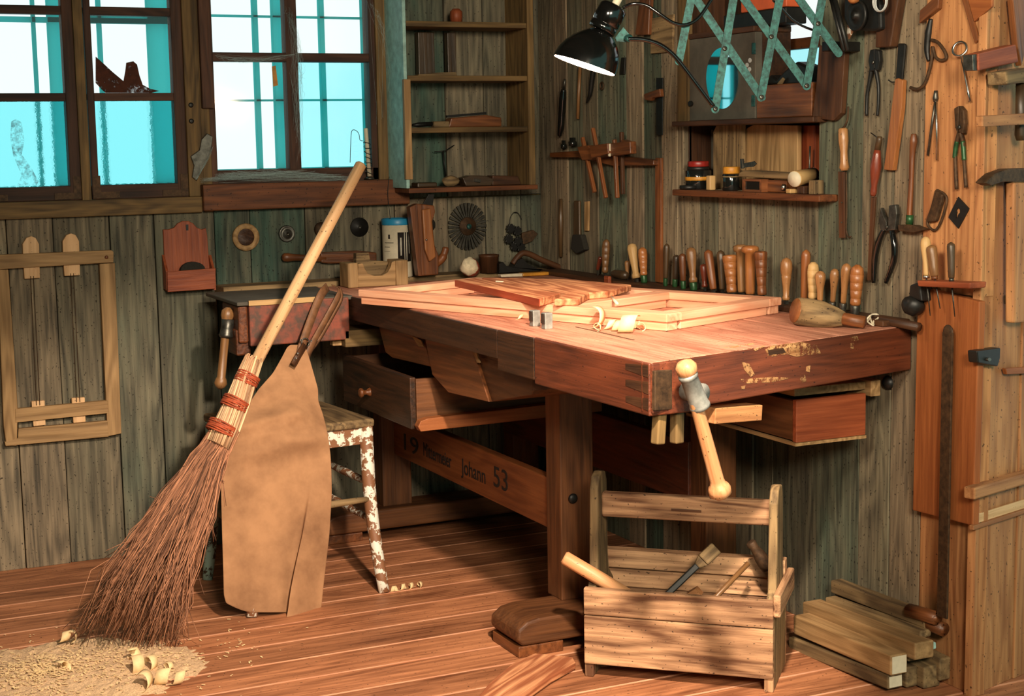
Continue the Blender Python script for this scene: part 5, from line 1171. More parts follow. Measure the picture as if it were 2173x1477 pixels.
tag(ttube('thin_stick', [(1231, 142), (1228, 200), (1226, 252)], .012, .006, 'h_br', smooth=False), 'thin wooden stick on the tool wall below the lamp', 'stick')
tag(ttube('iron_hook', [(1262, 128), (1256, 170), (1252, 200), (1245, 218)], .014, [.010, .009, .007, .003], 'black'), 'curved dark iron hook on the tool wall right of the thin stick', 'hook')
mb = MB(); mb.ring(T(1277, 182, .01), (1, 0, 0), .011, .003, 16, 6); tag(mb.build('iron_ring', M['rust']), 'small iron ring on the tool wall under the lamp rim', 'ring')
tag(tsl('dark_patch', [(1318, 122), (1326, 122), (1324, 158), (1314, 158)], .002, .008, 'black'), 'short dark patch on the tool wall right of the lamp rim', 'strap')  # thin black slab that only draws a dark patch on the wall
# rail with marking gauges
tag(tsl('gauge_rail', [(1166, 324), (1225, 320), (1386, 340), (1386, 351), (1300, 352), (1225, 334), (1166, 334)], .001, .03, 'brown', bevel=.003), 'brown wooden rail on the tool wall carrying the marking gauges', 'rail')
GA = [([(1224, 312), (1248, 308), (1266, 338), (1234, 340)], (1236, 292), (1262, 408), 'upper-left marking gauge with a slanted beam'),
      ([(1250, 310), (1288, 304), (1290, 326), (1254, 336)], (1258, 272), (1286, 420), 'middle marking gauge with the longest beam'),
      ([(1295, 304), (1336, 300), (1337, 326), (1292, 332)], (1304, 296), (1310, 420), 'right marking gauge with a pale wedge, beam hanging straight'),
      ([(1318, 296), (1334, 302), (1336, 318), (1316, 318)], (1319, 280), (1322, 412), 'dark marking gauge behind the right one')]
for k, (px, p, q, lab) in enumerate(GA):
    t = tthing('marking_gauge', lab+' on the wall rail', 'marking gauge', *q, .03, 'marking gauges on the rail')
    d = (.050, .072, .06, .036)[k]
    tsl('fence', px, .0295 if k == 1 else d-.012, d+.012, 'brown', t, .003)
    a, b = T(*p, d), T(*q, d); mb = MB(); mb.bar(a, b, .012, .012, up=V((1, 0, 0))); mb.build('beam', M['brown' if k != 3 else 'brown_d'], t, bevel=.002)
    if k == 2: tsl('wedge', [(1289, 306), (1293, 305), (1293, 332), (1290, 332)], d+.0125, d+.018, 'white', t, .001)
for k, (px, py, r) in enumerate(((1196, 308, .010), (1215, 302, .014))):
    mb = MB(); c = T(px, py, .018); mb.turn(c-V((0, 0, .012)), c+V((0, 0, .016)), [(0, r), (.5, r), (.6, r*.7), (1, r*.75)], 12); tag(mb.build('small_jar', M['darkglass']), 'small dark pot on the left end of the gauge rail, %s' % ['left smaller one', 'right bigger one'][k], 'pot')
# try square
t = tthing('try_square', 'try square with dark upright blade and wooden stock on the tool wall', 'square', 1398, 285)
tsl('blade', [(1392, 165), (1406, 165), (1405, 287), (1392, 287)], .008, .012, 'black', t, .001)
tsl('stock', [(1365, 200), (1378, 195), (1399, 188), (1401, 205), (1383, 208), (1380, 214), (1367, 212)], .013, .028, 'brown', t, .003)
# brushes and sticks lower down
tag(ttube('dark_file', [(1190, 422), (1190, 470), (1190, 545)], .012, [.006, .010, .007], 'h_dk', smooth=False), 'narrow dark file hanging in the corner above the bench', 'file')
t = tthing('hanging_brush', 'black bristle brush hanging bristles down on the tool wall', 'brush', 1224, 535)
tsl('handle', [(1217, 426), (1228, 426), (1229, 500), (1216, 500)], .006, .016, 'h_dk', t, .003)
tsl('bristles', [(1214, 498), (1232, 498), (1240, 530), (1222, 538), (1210, 528)], .004, .024, 'bristle', t, .003)
tag(tsl('yellow_stick', [(1240, 428), (1248, 427), (1247, 490), (1240, 490)], .004, .012, 'lath'), 'flat yellowish stick hanging beside the black bristle brush', 'stick')
tag(tsl('thin_batten', [(1390, 335), (1402, 335), (1402, 600), (1390, 598)], .002, .012, 'brown'), 'long thin brown batten running down the wall beside the niche shelf', 'batten')
t = tthing('plane_block', 'tall narrow wooden wedge hanging near the lamp cable', 'wedge', 1372, 75)
tsl('body', [(1357, 0), (1372, -20), (1378, 0), (1375, 74), (1347, 74)], .006, .022, 'brown', t, .003)
tag(tsl('worn_board', [(1380, 40), (1428, 30), (1426, 110), (1380, 114)], .002, .01, 'grayw'), 'squarish worn wooden board behind the lamp arm', 'board')
tag(tsl('corner_board', [(1437, -20), (1460, -20), (1460, 262), (1437, 265)], .002, .018, 'trimw', gd=(0, 0, 1)), 'upright worn board at the left edge of the niche', 'board')
# ================================================================ NICHE SHELVES
def nshelf(name, l, r, py, th, x0, x1, mat, lab):
    zc = T(*l, -x0).z; mb = MB(); mb.box((x0, T(*l, -x0).y, zc-th), (x1, T(*r, -x0).y, zc), ax=1); return tag(mb.build(name, M[mat], bevel=.003), lab, 'shelf')
s1 = nshelf('niche_shelf', (1426, 402), (1738, 413), 0, .018, -.06, .13, 'sill', 'lower reddish shelf of the wall niche with jars and a small plane')
s2 = nshelf('niche_shelf', (1425, 258), (1725, 247), 0, .015, -.045, .13, 'brown_d', 'upper dark shelf of the wall niche under the mirror cabinet')
N1 = T(1426, 402, .06).z+.0006; N2 = T(1425, 258, .045).z+.0006
def nz(px, x, z): p = T(px, 400, -x); return V((x, p.y, z))
def ndist(px, x): return T(px, 330, -x).y
def nboard(name, px, x0, x1, mat, lab, cat='board', par=None, bevel=.002):
    mb = MB(); P = [T(a, b, -x0) for a, b in px]; P = [V((p.x, p.y, max(p.z, N1) if p.z < N2-.03 else p.z)) for p in P]
    mb.prism(P, (x1-x0, 0, 0), gd=(0, 0, 1)); o = mb.build(name, M[mat], par, bevel=bevel)
    return tag(o, lab, cat) if lab else o
nboard('niche_board', [(1575, 405), (1577, 300), (1584, 272), (1600, 264), (1692, 266), (1692, 405)], .06, .075, 'lath', 'broad pale board with one rounded corner standing in the niche')
nboard('niche_board', [(1513, 405), (1513, 280), (1520, 266), (1532, 262), (1574, 264), (1574, 405)], .04, .055, 'grayw', 'grey half-round board standing left of the broad pale one in the niche')
nboard('niche_board', [(1693, 405), (1693, 266), (1730, 266), (1730, 405)], .085, .1, 'redw', 'red-brown panel standing at the right end of the niche')
nboard('niche_board', [(1462, 405), (1462, 275), (1512, 275), (1512, 405)], .10, .115, 'hdpaper', 'dull brown-grey panel at the left back of the niche')
def jar(px, x, w, h, parts, lab, name='jar'):
    c = T(px, 400, -x); r = w/2*pm(c); t = thing(name, lab, 'jar', V((c.x, c.y, N1)))
    for nm, z0, z1, k, mt in parts:
        mb = MB(); mb.disc(V((c.x, c.y, N1)), (0, 0, 1), [(h*z0, 0), (h*z0, r*k*.95), (h*z0+.002, r*k), (h*z1-.002, r*k), (h*z1, r*k*.95), (h*z1, 0)], 22); mb.build(nm, M[mt], t)
    return t
hm = lambda px, y0, y1, x: T(px, y0, -x).z-T(px, y1, -x).z
jar(1482, .0, 56, hm(1482, 345, 404, .0), [('body', 0, .68, 1, 'darkglass'), ('yellow_band', .3, .46, 1.02, 'yellow'), ('neck', .681, .8, .85, 'black'), ('lid', .801, 1, .8, 'red')], 'dark round jar with yellow band and red lid on the niche shelf')
jar(1552, -.01, 38, hm(1552, 356, 406, 0), [('body', 0, .7, 1, 'darkglass'), ('label_band', .55, .62, 1.02, 'paper'), ('lid', .71, 1, .95, 'yellow')], 'small dark jar with yellow lid in the middle of the niche shelf')
mb = MB(); c = T(1462, 402, .035); mb.disc(V((c.x, c.y, N1)), (0, 0, 1), [(0, .026), (.004, .028), (.012, .028), (.013, 0)], 22); tag(mb.build('tin_lid', M['black']), 'flat black tin lid at the left edge of the niche shelf', 'lid')
mb = MB(); a = T(1498, 404, .04); mb.box((a.x, a.y-.022, N1), (a.x+.02, a.y, N1+.042)); tag(mb.build('wood_block', M['h_pa'], bevel=.003), 'small pale upright wood block before the dark jar with red lid', 'block')
# small display box and plane body
t = thing('small_box', 'tiny wooden box with a dark glazed front on the niche shelf', 'box', T(1600, 406, .035))
a, b = T(1575, 404, .04), T(1616, 405, .04); mb = MB(); hbx = hm(1600, 378, 405, -.03)
for z0, z1, y0, y1 in ((0, hbx, a.y, a.y-.01), (0, hbx, b.y+.01, b.y), (0, .006, a.y-.0102, b.y+.0102), (hbx-.006, hbx, a.y-.0102, b.y+.0102)):
    mb.box((-.04, y0, N1+z0), (-.0, y1, N1+z1))
mb.build('case', M['brown'], t); mb = MB(); mb.box((-.036, a.y-.0105, N1+.0065), (-.034, b.y+.0105, N1+hbx-.0065)); mb.build('glass', M['darkglass'], t)
mb = MB(); a, b = T(1618, 405, .02), T(1668, 407, .02); mb.box((-.02, a.y, N1), (.02, b.y, N1+hbx-.002), ax=1); tag(mb.build('wood_block', M['brown'], bevel=.003), 'plain brown wood block right of the tiny glazed box', 'block')
t = thing('small_plane', 'narrow wooden plane body lying across the tiny box on the niche shelf', 'plane', V((-.01, T(1620, 375, .02).y, N1+hbx+.001)))
a, b = T(1570, 370, .03), T(1690, 372, .03); mb = MB(); z = N1+hbx+.0012
mb.prism([V((-.032, a.y+.008, z+.004)), V((-.032, a.y, z+.016)), V((-.032, a.y-.02, z+.022)), V((-.032, b.y, z+.016)), V((-.032, b.y, z))], (.05, 0, 0), gd=(0, 1, 0)); mb.build('body', M['grayw'], t, bevel=.003)
t = tthing('opener', 'steel can opener blade standing on the small niche plane', 'opener', 1575, 358, .02)
tsl('blade', [(1572, 348), (1600, 342), (1605, 348), (1598, 354), (1574, 356)], .018, .021, 'iron', t, .0005)
tsl('post', [(1570, 337), (1574, 337), (1576, 357), (1571, 358)], .016, .024, 'iron', t, .0005)
# pale log piece and odds at right
t = tthing('log_slice', 'short pale log with a cracked white end on the niche shelf', 'log', 1690, 400, .04)
c0, c1 = T(1686, 380, .055), T(1722, 372, -.02); d = (c1-c0).normalized(); mb = MB(); r = 17*pm(c0)
mb.turn(c0, c0+d*.09, [(0, r), (.02, r*1.02), (1, r*.95)], 20); mb.build('body', M['h_pa'], t)
mb = MB(); mb.turn(c0-d*.0015, c0+d*.001, [(0, r*.97), (1, r*.97)], 20); mb.build('end_grain', M['white'], t)
for k, (px, x, w_, h_, mt, lab) in enumerate(((1672, -.05, .02, .012, 'h_pa', 'little pale block under the log at left'), (1698, -.045, .03, .02, 'brown_d', 'little dark block under the log'), (1722, -.045, .026, .036, 'grayw', 'grey-brown block at the right end of the niche shelf'))):
    a = T(px, 405, -x); mb = MB(); mb.box((x, a.y+w_/2, N1), (x+.03, a.y-w_/2, N1+h_)); tag(mb.build('wood_block', M[mt], bevel=.002), lab, 'block')
mb = MB(); c = T(1664, 402, .05); mb.tube([c+V((0, .006, -.003)), c+V((0, 0, .012))], .006, 10); tag(mb.build('metal_stopper', M['steel']), 'bright little metal stopper beside the pale log', 'stopper')
tag(ttube('iron_rod', [(1719, 310), (1717, 388)], -.05, .0025, 'iron', smooth=False), 'thin iron rod leaning before the red-brown niche panel', 'rod')
# upper compartment: mirror cabinet
def onx(px, py, x): return T(px, py, -x)
mc = thing('mirror_cabinet', 'small brown cabinet door with an oval mirror in the upper niche', 'cabinet', onx(1530, 250, -.01))
P = [onx(*p, -.012) for p in [(1456, 90), (1600, 66), (1602, 244), (1460, 250)]]
y0, y1 = P[0].y, P[2].y; z0, z1 = N2, onx(1530, 76, -.012).z
mb = MB(); mb.box((-.012, y0, z0), (.012, y1, z1)); mb.build('door', M['hdpaper'], mc, bevel=.002)
mb = MB(); mb.box((.0125, y0, z0), (.11, y1+.004, z1)); mb.build('case', M['brown_d'], mc, bevel=.002)
mb = MB(); mb.prism([onx(x, y, -.0125) for x, y in circ_px(1535, 166, 34, 65, 40)], (-.004, 0, 0)); mb.build('mirror', M['mirror'], mc)
mb = MB(); fz = [(1456, 84), (1600, 58)]
mb.box((-.016, y0, z1+.0006), (.11, y1+.002, z1+.016)); mb.build('cornice', M['brown_d'], mc, bevel=.002)
for x, y in ((1598, 103), (1597, 214)): tsl('hinge', [(x-3, y-12), (x+4, y-12), (x+4, y+12), (x-3, y+12)], .0125, .015, 'galv', mc, .0005)
for x, y in ((1591, 128), (1590, 147), (1585, 138)): tsl('sticker', circ_px(x, y, 3.5, 5, 10), .0122, .0132, 'plastic', mc, 0)
tsl('knob', circ_px(1463, 220, 4, 6, 10), .0122, .02, 'black', mc, .001)
mb = MB(); a, b = onx(1604, 182, -.01), onx(1722, 178, -.01); z0b = N2; zt_ = a.z
mb.box((-.01, y1-.004, z0b), (.1, b.y, zt_)); tag(mb.build('wood_box', M['brown'], bevel=.003), 'plain brown wooden box right of the oval mirror', 'box')
mb = MB(); c = onx(1660, 172, .02); mb.prism([onx(x, y, .02) for x, y in [(1618, 180), (1634, 158), (1648, 168), (1664, 150), (1690, 130), (1712, 140), (1716, 180)]], (.05, 0, 0)); tag(mb.build('cloth_heap', M['black'], bevel=.006), 'dark crumpled heap on top of the plain brown box', 'cloth')
tag(tsl('pale_scraper', [(1648, 178), (1660, 164), (1664, 168), (1656, 182)], -.015, -.01, 'grayw'), 'thin pale scraper sticking out of the dark heap', 'scraper')
mb = MB(); a, b = onx(1535, 60, .03), onx(1676, 48, .03); mb.box((.03, a.y, z1+.0172), (.1, b.y+.02, onx(1600, 24, .03).z)); k1 = onx(1600, 24, .03).z; tag(mb.build('dark_case', M['black'], bevel=.003), 'black case on top of the mirror cabinet', 'case')
mb = MB(); a, b = onx(1572, 30, .03), onx(1668, 20, .03); mb.box((.03, a.y, k1+.0006), (.09, b.y, k1+.09)); ob_ = mb.build('orange_box', M['orangebox'], bevel=.003); tag(ob_, 'bright orange box on the black case near the window slit', 'box')
tag(tsl('dark_plank', [(1738, 96), (1792, 108), (1784, 240), (1768, 256), (1724, 250), (1732, 180)], .003, .02, 'brown_d', gd=(0, 0, 1)), 'broad dark plank hanging right of the niche', 'plank')
# ================================================================ SCISSOR LAMP
LB = T(1785, 95, .10); LE = CAM+ray(1240, 110)*3.75
ln = (LE-LB).cross(V((0, 0, 1))).normalized()
if ln.dot(CAM-LB) < 0: ln = -ln
def LP(px, py, d=0.0): return onp(px, py, LB+ln*d, ln)
lamp = thing('scissor_lamp', 'lit black enamel work lamp on a green scissor arm fixed to the tool wall', 'lamp', T(1790, 110, .03))
def lbar(p, q, d):
    a, b = LP(*p, d), LP(*q, d); u = (b-a).normalized(); a = a-u*.011; b = b+u*.011; s = u.cross(ln)*.0098
    mb = MB(); pts = []
    for k in range(9): ang = PI*k/8; pts.append(b-u*.0098+(s*math.cos(ang)+u*.0098*math.sin(ang)))
    for k in range(9): ang = PI*k/8; pts.append(a+u*.0098-(s*math.cos(ang)+u*.0098*math.sin(ang)))
    mb.prism(pts, ln*-.003, gd=u); mb.build('scissor_bar', M['galv'], lamp)
tp = {'A': (1470, -18), 'C': (1570, -22), 'E': (1672, -45), 'F': (1757, -35)}
lbar((1470, -18), (1441, 129), .006); lbar((1468, -16), (1616, 206), .0); lbar((1563, -40), (1518, 231), .006); lbar((1568, -18), (1712, 182), .0)
lbar((1662, -40), (1615, 206), .006); lbar((1665, -45), (1779, 112), .0); lbar((1752, -40), (1712, 182), .006)
for x, y in ((1441, 129), (1518, 231), (1616, 206), (1712, 182), (1538, 103), (1637, 78), (1736, 50)):
    c = LP(x, y, .0065); mb = MB(); mb.disc(c, ln, [(-.006, .006), (.001, .006), (.003, .004), (.003, 0)], 14); mb.build('pivot', M['iron'], lamp)
mb = MB(); mb.tube(spl([LP(1333, 83, .012), LP(1365, 84, .012), (LP(1398, 94, .012)), LP(1424, 112, .012), LP(1445, 135, .012), LP(1480, 181, .012), LP(1514, 226, .012)]), .0055, 8); mb.build('rod', M['gloss'], lamp)
# shade
dn = ln*-1
mc0 = LP(1240, 139)
uax = (LP(1262, 72)-LP(1240, 139)).normalized(); uax = (uax-dn*.0).normalized(); sd_ = uax.cross(ln).normalized()
Rm = (LP(1305, 163)-LP(1174, 115)).length/2
def ringpts(c, r, tilt, n=40):
    a = (sd_*math.cos(tilt)+uax*math.sin(tilt)).normalized(); b = a.cross(uax).normalized(); b = (b-uax*0).normalized()
    return [c+a*r*math.cos(2*PI*i/n)+b*r*math.sin(2*PI*i/n) for i in range(n)]
def loft(mb, rings):
    n = len(rings[0]); vs = [p for r in rings for p in r]; fs = [(i*n+j, i*n+(j+1) % n, (i+1)*n+(j+1) % n, (i+1)*n+j) for i in range(len(rings)-1) for j in range(n)]
    mb.add(vs, fs, vs, True)
prof = [(0, 1), (.10, .985), (.24, .95), (.40, .86), (.55, .72), (.68, .53), (.78, .36), (.82, .24)]
HS = Rm*1.42
def cen_(h): return mc0+uax*(h*HS)+sd_*(-Rm*.16*(h/.82)**1.3)*(1 if (LP(1305, 163)-mc0).dot(sd_) < 0 else -1)
mb = MB(); rings = [ringpts(cen_(h), Rm*r, 0) for h, r in prof]; inner = [ringpts(cen_(h)+uax*.0005, Rm*r-.0018, 0) for h, r in prof[::-1]]
loft(mb, rings+inner); shade = mb.build('shade', M['gloss'], lamp)
cc0 = cen_(.80); cdir = (LP(1319, 17)-LP(1286, 78)).normalized()
mb = MB(); rr_ = 30*pm(cc0); L_ = (LP(1316, 24)-LP(1284, 78)).length
mb.turn(cc0, cc0+cdir*L_, [(0, rr_*.9), (.03, rr_*1.0), (.22, rr_*1.02), (.24, rr_*.95), (.27, rr_*.95), (.29, rr_*1.03), (.86, rr_), (.95, rr_*.85), (1, rr_*.5)], 22); mb.build('cap', M['gloss'], lamp)
mb = MB(); p = cc0+cdir*(L_+.0002); mb.turn(p, p+cdir*.02, [(0, .010), (.1, .0098), (.85, .0098), (1, .008)], 14); mb.build('cord_grip', M['white'], lamp)
mb = MB(); mb.prism([LP(x, y, -.02) for x, y in [(1305, 80), (1322, 58), (1334, 72), (1330, 90), (1308, 88)]], ln*.005); mb.disc(LP(1331, 82, -.016), ln, [(0, .009), (.03, .009), (.03, 0)], 14); mb.build('bracket', M['galv'], lamp)
mb = MB(); loft(mb, [ringpts(mc0+uax*.0006, r, 0) for r in (Rm-.003, Rm*.7, Rm*.4, .001)]); mb.build('lit_diffuser', M['bulb'], lamp)
mb = MB(); mb.tube(spl([LP(1322, 16), LP(1345, 8, .01), LP(1372, 12, .015), LP(1400, 30, .018), LP(1430, 49, .018), LP(1458, 52, .018), LP(1485, 35, .015), LP(1515, -10, .01)]), .0042, 8); mb.build('cable', M['gloss'], lamp)
mb = MB(); mb.tube(spl([LP(1640, 0, -.03), LP(1660, 20, -.03), LP(1685, 45, -.03), LP(1720, 62, -.03), LP(1745, 66, -.03)]), .003, 6); mb.build('cable', M['gloss'], lamp)
mb = MB(); a, b = T(1762, -10, .09), T(1792, 108, .09)
for off in (0, .014): mb.tube([a+V((0, -off, 0)), b+V((0, -off, 0))], .0055, 8)
mb.build('mount_rod', M['black'], lamp)
mb = MB(); mb.box((-.1, T(1785, 95, .05).y-.012, LB.z-.012), (-.0, T(1785, 95, .05).y+.012, LB.z+.012)); mb.build('wall_bracket', M['black'], lamp, bevel=.002)
# ================================================================ TOOL WALL, RIGHT PART
t = tthing('hand_drill', 'dark green hand drill with a big gear hanging at the top right', 'hand drill', 1822, 75, .04)
mb = MB(); c = T(1822, 33, .05); mb.disc(c, (-1, 0, 0), [(0, .036), (.008, .038), (.010, .034), (.008, .03), (.010, .01), (.018, .009), (.018, 0)], 30); mb.build('gear', M['black'], t)
tsl('frame', [(1790, -10), (1860, -10), (1866, 10), (1868, 62), (1858, 66), (1800, 64), (1790, 40)], .02, .045, 'black', t, .006)
tturn('grip', (1812, -8), (1808, 6), .07, [(0, .014), (.5, .016), (1, .008)], 'h_or', t)
tsl('worn_edge', [(1798, 52), (1812, 60), (1800, 84), (1797, 70)], .0455, .05, 'peel', t, .001)
mb = MB()
for k in range(6): mb.ring(T(1867+k*.4, 2+k*.5, .05+.003*k), (1, .1*math.sin(k), .1*math.cos(k)), .026-.001*k, .0016, 22, 5)
o = mb.build('string_coil', M['plastic']); tag(o, 'coil of whitish string hung over the wooden block at the top right', 'coil')
t = tthing('hanging_block', 'dark wooden plane stock hanging right of the hand drill', 'plane', 1870, 100)
tsl('body', [(1862, -20), (1908, -20), (1888, 99), (1857, 101)], .004, .03, 'brown_d', t, .003, gd=(0, 0, 1))
tsl('iron', [(1857, 20), (1870, 20), (1872, 60), (1862, 66)], .031, .036, 'black', t, .002)
def pliers(lab, P, d, mjaw, mh, name='pliers', sleeve=None):
    t = tthing(name, lab, 'pliers', *P['base'], d)
    for k, px in enumerate(P['jaw']): tsl('jaw', px, d-.004+.002*k, d+.008+.002*k, mjaw, t, .002)
    for k, (px, r) in enumerate(P['leg']): ttube('handle', px, d+.002, r, mh, t)
    mb = MB(); mb.disc(T(*P['piv'], d+.0105), (-1, 0, 0), [(0, .005), (.003, .004), (.003, 0)], 12); mb.build('pivot', M['iron'], t)
    mb = MB(); q = T(*P['piv'], 0); mb.tube([q, q-V((d-.0045, 0, 0))], .002, 6); mb.build('nail', M['black'], t)
    return t
pliers('dark flat pliers hanging jaws up left of the folding rule', {'base': (1855, 250), 'piv': (1853, 132), 'jaw': [[(1846, 106), (1855, 104), (1855, 150), (1846, 152), (1842, 130)], [(1856, 104), (1864, 107), (1866, 130), (1862, 150), (1856, 148)]], 'leg': [([(1850, 145), (1845, 175), (1840, 205), (1839, 246)], [.006, .005, .0045, .004]), ([(1858, 145), (1864, 180), (1864, 215), (1862, 246)], [.006, .0045, .004, .0035])]}, .01, 'black', 'black')
pliers('large cutting pliers with dark green-black sleeves above the bench right end', {'base': (1890, 603), 'piv': (1882, 482), 'jaw': [[(1868, 440), (1873, 455), (1880, 470), (1880, 490), (1868, 488), (1864, 470)], [(1886, 436), (1900, 434), (1902, 455), (1898, 488), (1882, 490), (1884, 470)]], 'leg': [([(1876, 486), (1864, 515), (1857, 550), (1854, 600)], [.006, .008, .0075, .005]), ([(1892, 488), (1898, 520), (1896, 555), (1880, 600)], [.006, .0085, .008, .005])]}, .016, 'iron', 'gloss')
pliers('rusty pincers with green worn handles on the orange pine boards', {'base': (2037, 405), 'piv': (2036, 270), 'jaw': [[(2024, 230), (2034, 224), (2033, 262), (2030, 282), (2026, 268)], [(2036, 224), (2044, 234), (2046, 262), (2042, 284), (2034, 280)]], 'leg': [([(2036, 282), (2030, 305), (2027, 330), (2030, 402)], [.006, .005, .0045, .0045]), ([(2038, 282), (2044, 305), (2046, 340), (2050, 398)], [.006, .005, .0045, .0045])]}, .016, 'rust', 'rust')
t = [o for o in COL.objects if o.type == 'EMPTY' and str(o.get('label', '')).startswith('rusty pincers')][0]
ttube('green_sleeve', [(2031, 300), (2028, 315), (2026, 335)], .018, .0056, 'green', t); ttube('green_sleeve', [(2043, 300), (2045, 320), (2046, 340)], .018, .0056, 'green', t)
# folding rule with black end
t = tthing('folding_rule', 'yellow wooden rule with a black upper end hanging on the tool wall', 'rule', 1890, 360)
tsl('wood', [(1899, 168), (1905, 166), (1915, 170), (1912, 230), (1894, 362), (1875, 360)], .006, .02, 'h_or', t, .002, gd=(0, 0, 1))
tsl('black_end', [(1905, 92), (1918, 92), (1920, 96), (1913, 170), (1900, 168)], .008, .016, 'black', t, .004)
tsl('inner_leaf', [(1910, 172), (1916, 172), (1901, 330), (1897, 340)], .004, .012, 'lath', t, .001)
ttube('hook', [(1885, 170), (1892, 174), (1898, 174)], .02, .0015, 'black', t)
# saw with orange grip
t = tthing('keyhole_saw', 'narrow saw with an orange turned grip hanging blade down', 'saw', 1790, 503)
tturn('grip', (1789, 272), (1792, 362), .02, [(0, .010), (.04, .0125), (.3, .013), (.55, .0095), (.8, .0105), (.93, .013), (1, .009)], 'handle', t)
ttube('hook', [(1800, 226), (1799, 250), (1794, 266), (1788, 272)], .02, .0028, 'rust', t)
tsl('blade', [(1778, 364), (1791, 364), (1792, 505), (1780, 505)], .012, .017, 'brown_d', t, .001)
ttube('iron_back', [(1796, 364), (1797, 440), (1796, 485), (1800, 502), (1806, 502)], .012, .002, 'rust', t)
for y in (430, 472): tsl('rivet', circ_px(1786, y, 2, 1.5, 8), .0171, .019, 'steel', t, 0)
# chisel/file with dark red turned handle
t = tthing('long_file', 'long file with a glossy dark red turned grip hanging grip up', 'file', 1850, 600)
tturn('grip', (1862, 318), (1853, 416), .022, [(0, .008), (.1, .010), (.35, .014), (.55, .012), (.78, .0075), (.88, .0085), (.95, .008), (1, .006)], 'h_rd', t)
tturn('top', (1867, 290), (1862, 318), .022, [(0, .006), (.2, .0075), (1, .008)], 'h_dk', t)
ttube('nail', [(1848, 282), (1862, 292)], .022, .0014, 'black', t, smooth=False)
tsl('blade', [(1848, 418), (1857, 418), (1850, 520), (1847, 595), (1840, 595), (1843, 520)], .012, .018, 'brown_d', t, .001)
# hammer hanging head down
t = tthing('hammer', 'small hammer hanging head down with a green-banded shaft', 'hammer', 1930, 490)
ttube('shaft', [(1939, 284), (1939, 300), (1936, 330), (1934, 380), (1931, 440), (1930, 478)], .018, [.006, .0095, .007, .006, .0075, .0085], 'brown', t)
ttube('green_band', [(1931, 456), (1930, 476)], .018, .0092, 'green', t, smooth=False)
tsl('head', [(1905, 477), (1938, 478), (1962, 487), (1938, 494), (1906, 490)], .008, .028, 'rust', t, .002)
# iron hook and dark strip at top
tag(ttube('iron_hook', [(1977, 85), (1990, 90), (2004, 108), (2008, 124), (1996, 128), (1986, 122), (1982, 112), (1979, 100), (1978, 120), (1972, 150), (1962, 178), (1948, 189), (1932, 186)], .014, .004, 'rust'), 'rusty iron hook bent into a loop at the top of the pine boards', 'hook')
tag(ttube('curved_knife', [(1976, 40), (1971, 70), (1968, 105), (1971, 130)], .01, [.005, .009, .008, .004], 'black'), 'dark curved knife beside the rusty loop hook', 'knife')
t = tthing('eye_screw', 'long steel eye bolt with an open ring hanging on the pine boards', 'eye bolt', 2060, 220)
a = T(2037, 104, .018); mb = MB(); mb.ring(a, V((-1, -.5, .3)), .0165, .003, 22, 8); mb.build('ring', M['steel'], t)
ttube('shank', [(2039, 118), (2049, 165), (2054, 190), (2058, 216)], .018, [.002, .0022, .0028, .004], 'steel', t, smooth=False)
t = tthing('divider', 'slim steel dividers with two legs hanging on the pine boards', 'dividers', 1980, 345)
ttube('leg', [(1985, 215), (1978, 260), (1969, 330)], .014, .003, 'iron', t, smooth=False)
ttube('leg', [(1986, 212), (1988, 270), (1988, 340)], .016, .0028, 'steel', t, smooth=False)
tturn('joint', (1986, 192), (1985, 216), .015, [(0, .004), (.3, .005), (.7, .007), (1, .005)], 'iron', t)
t = tthing('buckle', 'rusty oblong iron buckle wrapped with cord on the pine board', 'buckle', 1985, 490)
mb = MB(); mb.tube(spl([T(x, y, .014) for x, y in [(1990, 404), (2004, 412), (2009, 428), (1998, 468), (1986, 488), (1974, 484), (1968, 470), (1978, 440), (1986, 408), (1990, 404)]]), .0032, 8); mb.build('loop', M['rust'], t)
tsl('wrap', [(1986, 405), (1999, 413), (1996, 430), (1984, 470), (1968, 472), (1968, 462)], .010, .022, 'rust', t, .003)
t = tthing('keyhole_plate', 'black diamond-shaped keyhole plate on the pine board', 'keyhole plate', 2034, 485, .012)
mb = MB(); o_ = [(2033, 418), (2056, 443), (2033, 485), (2012, 461)]
ki = [(2033, 441), (2037, 445), (2037, 451), (2034, 454), (2031, 462), (2028, 463), (2029, 455), (2030, 451), (2029, 446)]
# plate built as a ring of facets round the key hole
P = []; K = []
for i in range(36):
    a_ = 2*PI*i/36; dx_, dy_ = math.cos(a_), math.sin(a_)
    def hit(poly, cx_, cy_):
        best = None
        for (x0, y0), (x1, y1) in zip(poly, poly[1:]+poly[:1]):
            den = dx_*(y1-y0)-dy_*(x1-x0)
            if abs(den) < 1e-9: continue
            tt = ((x0-cx_)*(y1-y0)-(y0-cy_)*(x1-x0))/den; uu = ((x0-cx_)*dy_-(y0-cy_)*dx_)/den
            if tt > 0 and -1e-6 <= uu <= 1+1e-6 and (best is None or tt > best): best = tt
        return (cx_+dx_*best, cy_+dy_*best)
    P.append(hit(o_, 2033, 450)); K.append(hit(ki, 2033, 450))
for i in range(36):
    j = (i+1) % 36
    q = [T(*P[i], .012), T(*P[j], .012), T(*K[j], .012), T(*K[i], .012)]; s_ = V((.003, 0, 0))
    mb.hexa([x+s_ for x in q]+q)
mb.build('plate', M['black'], t)
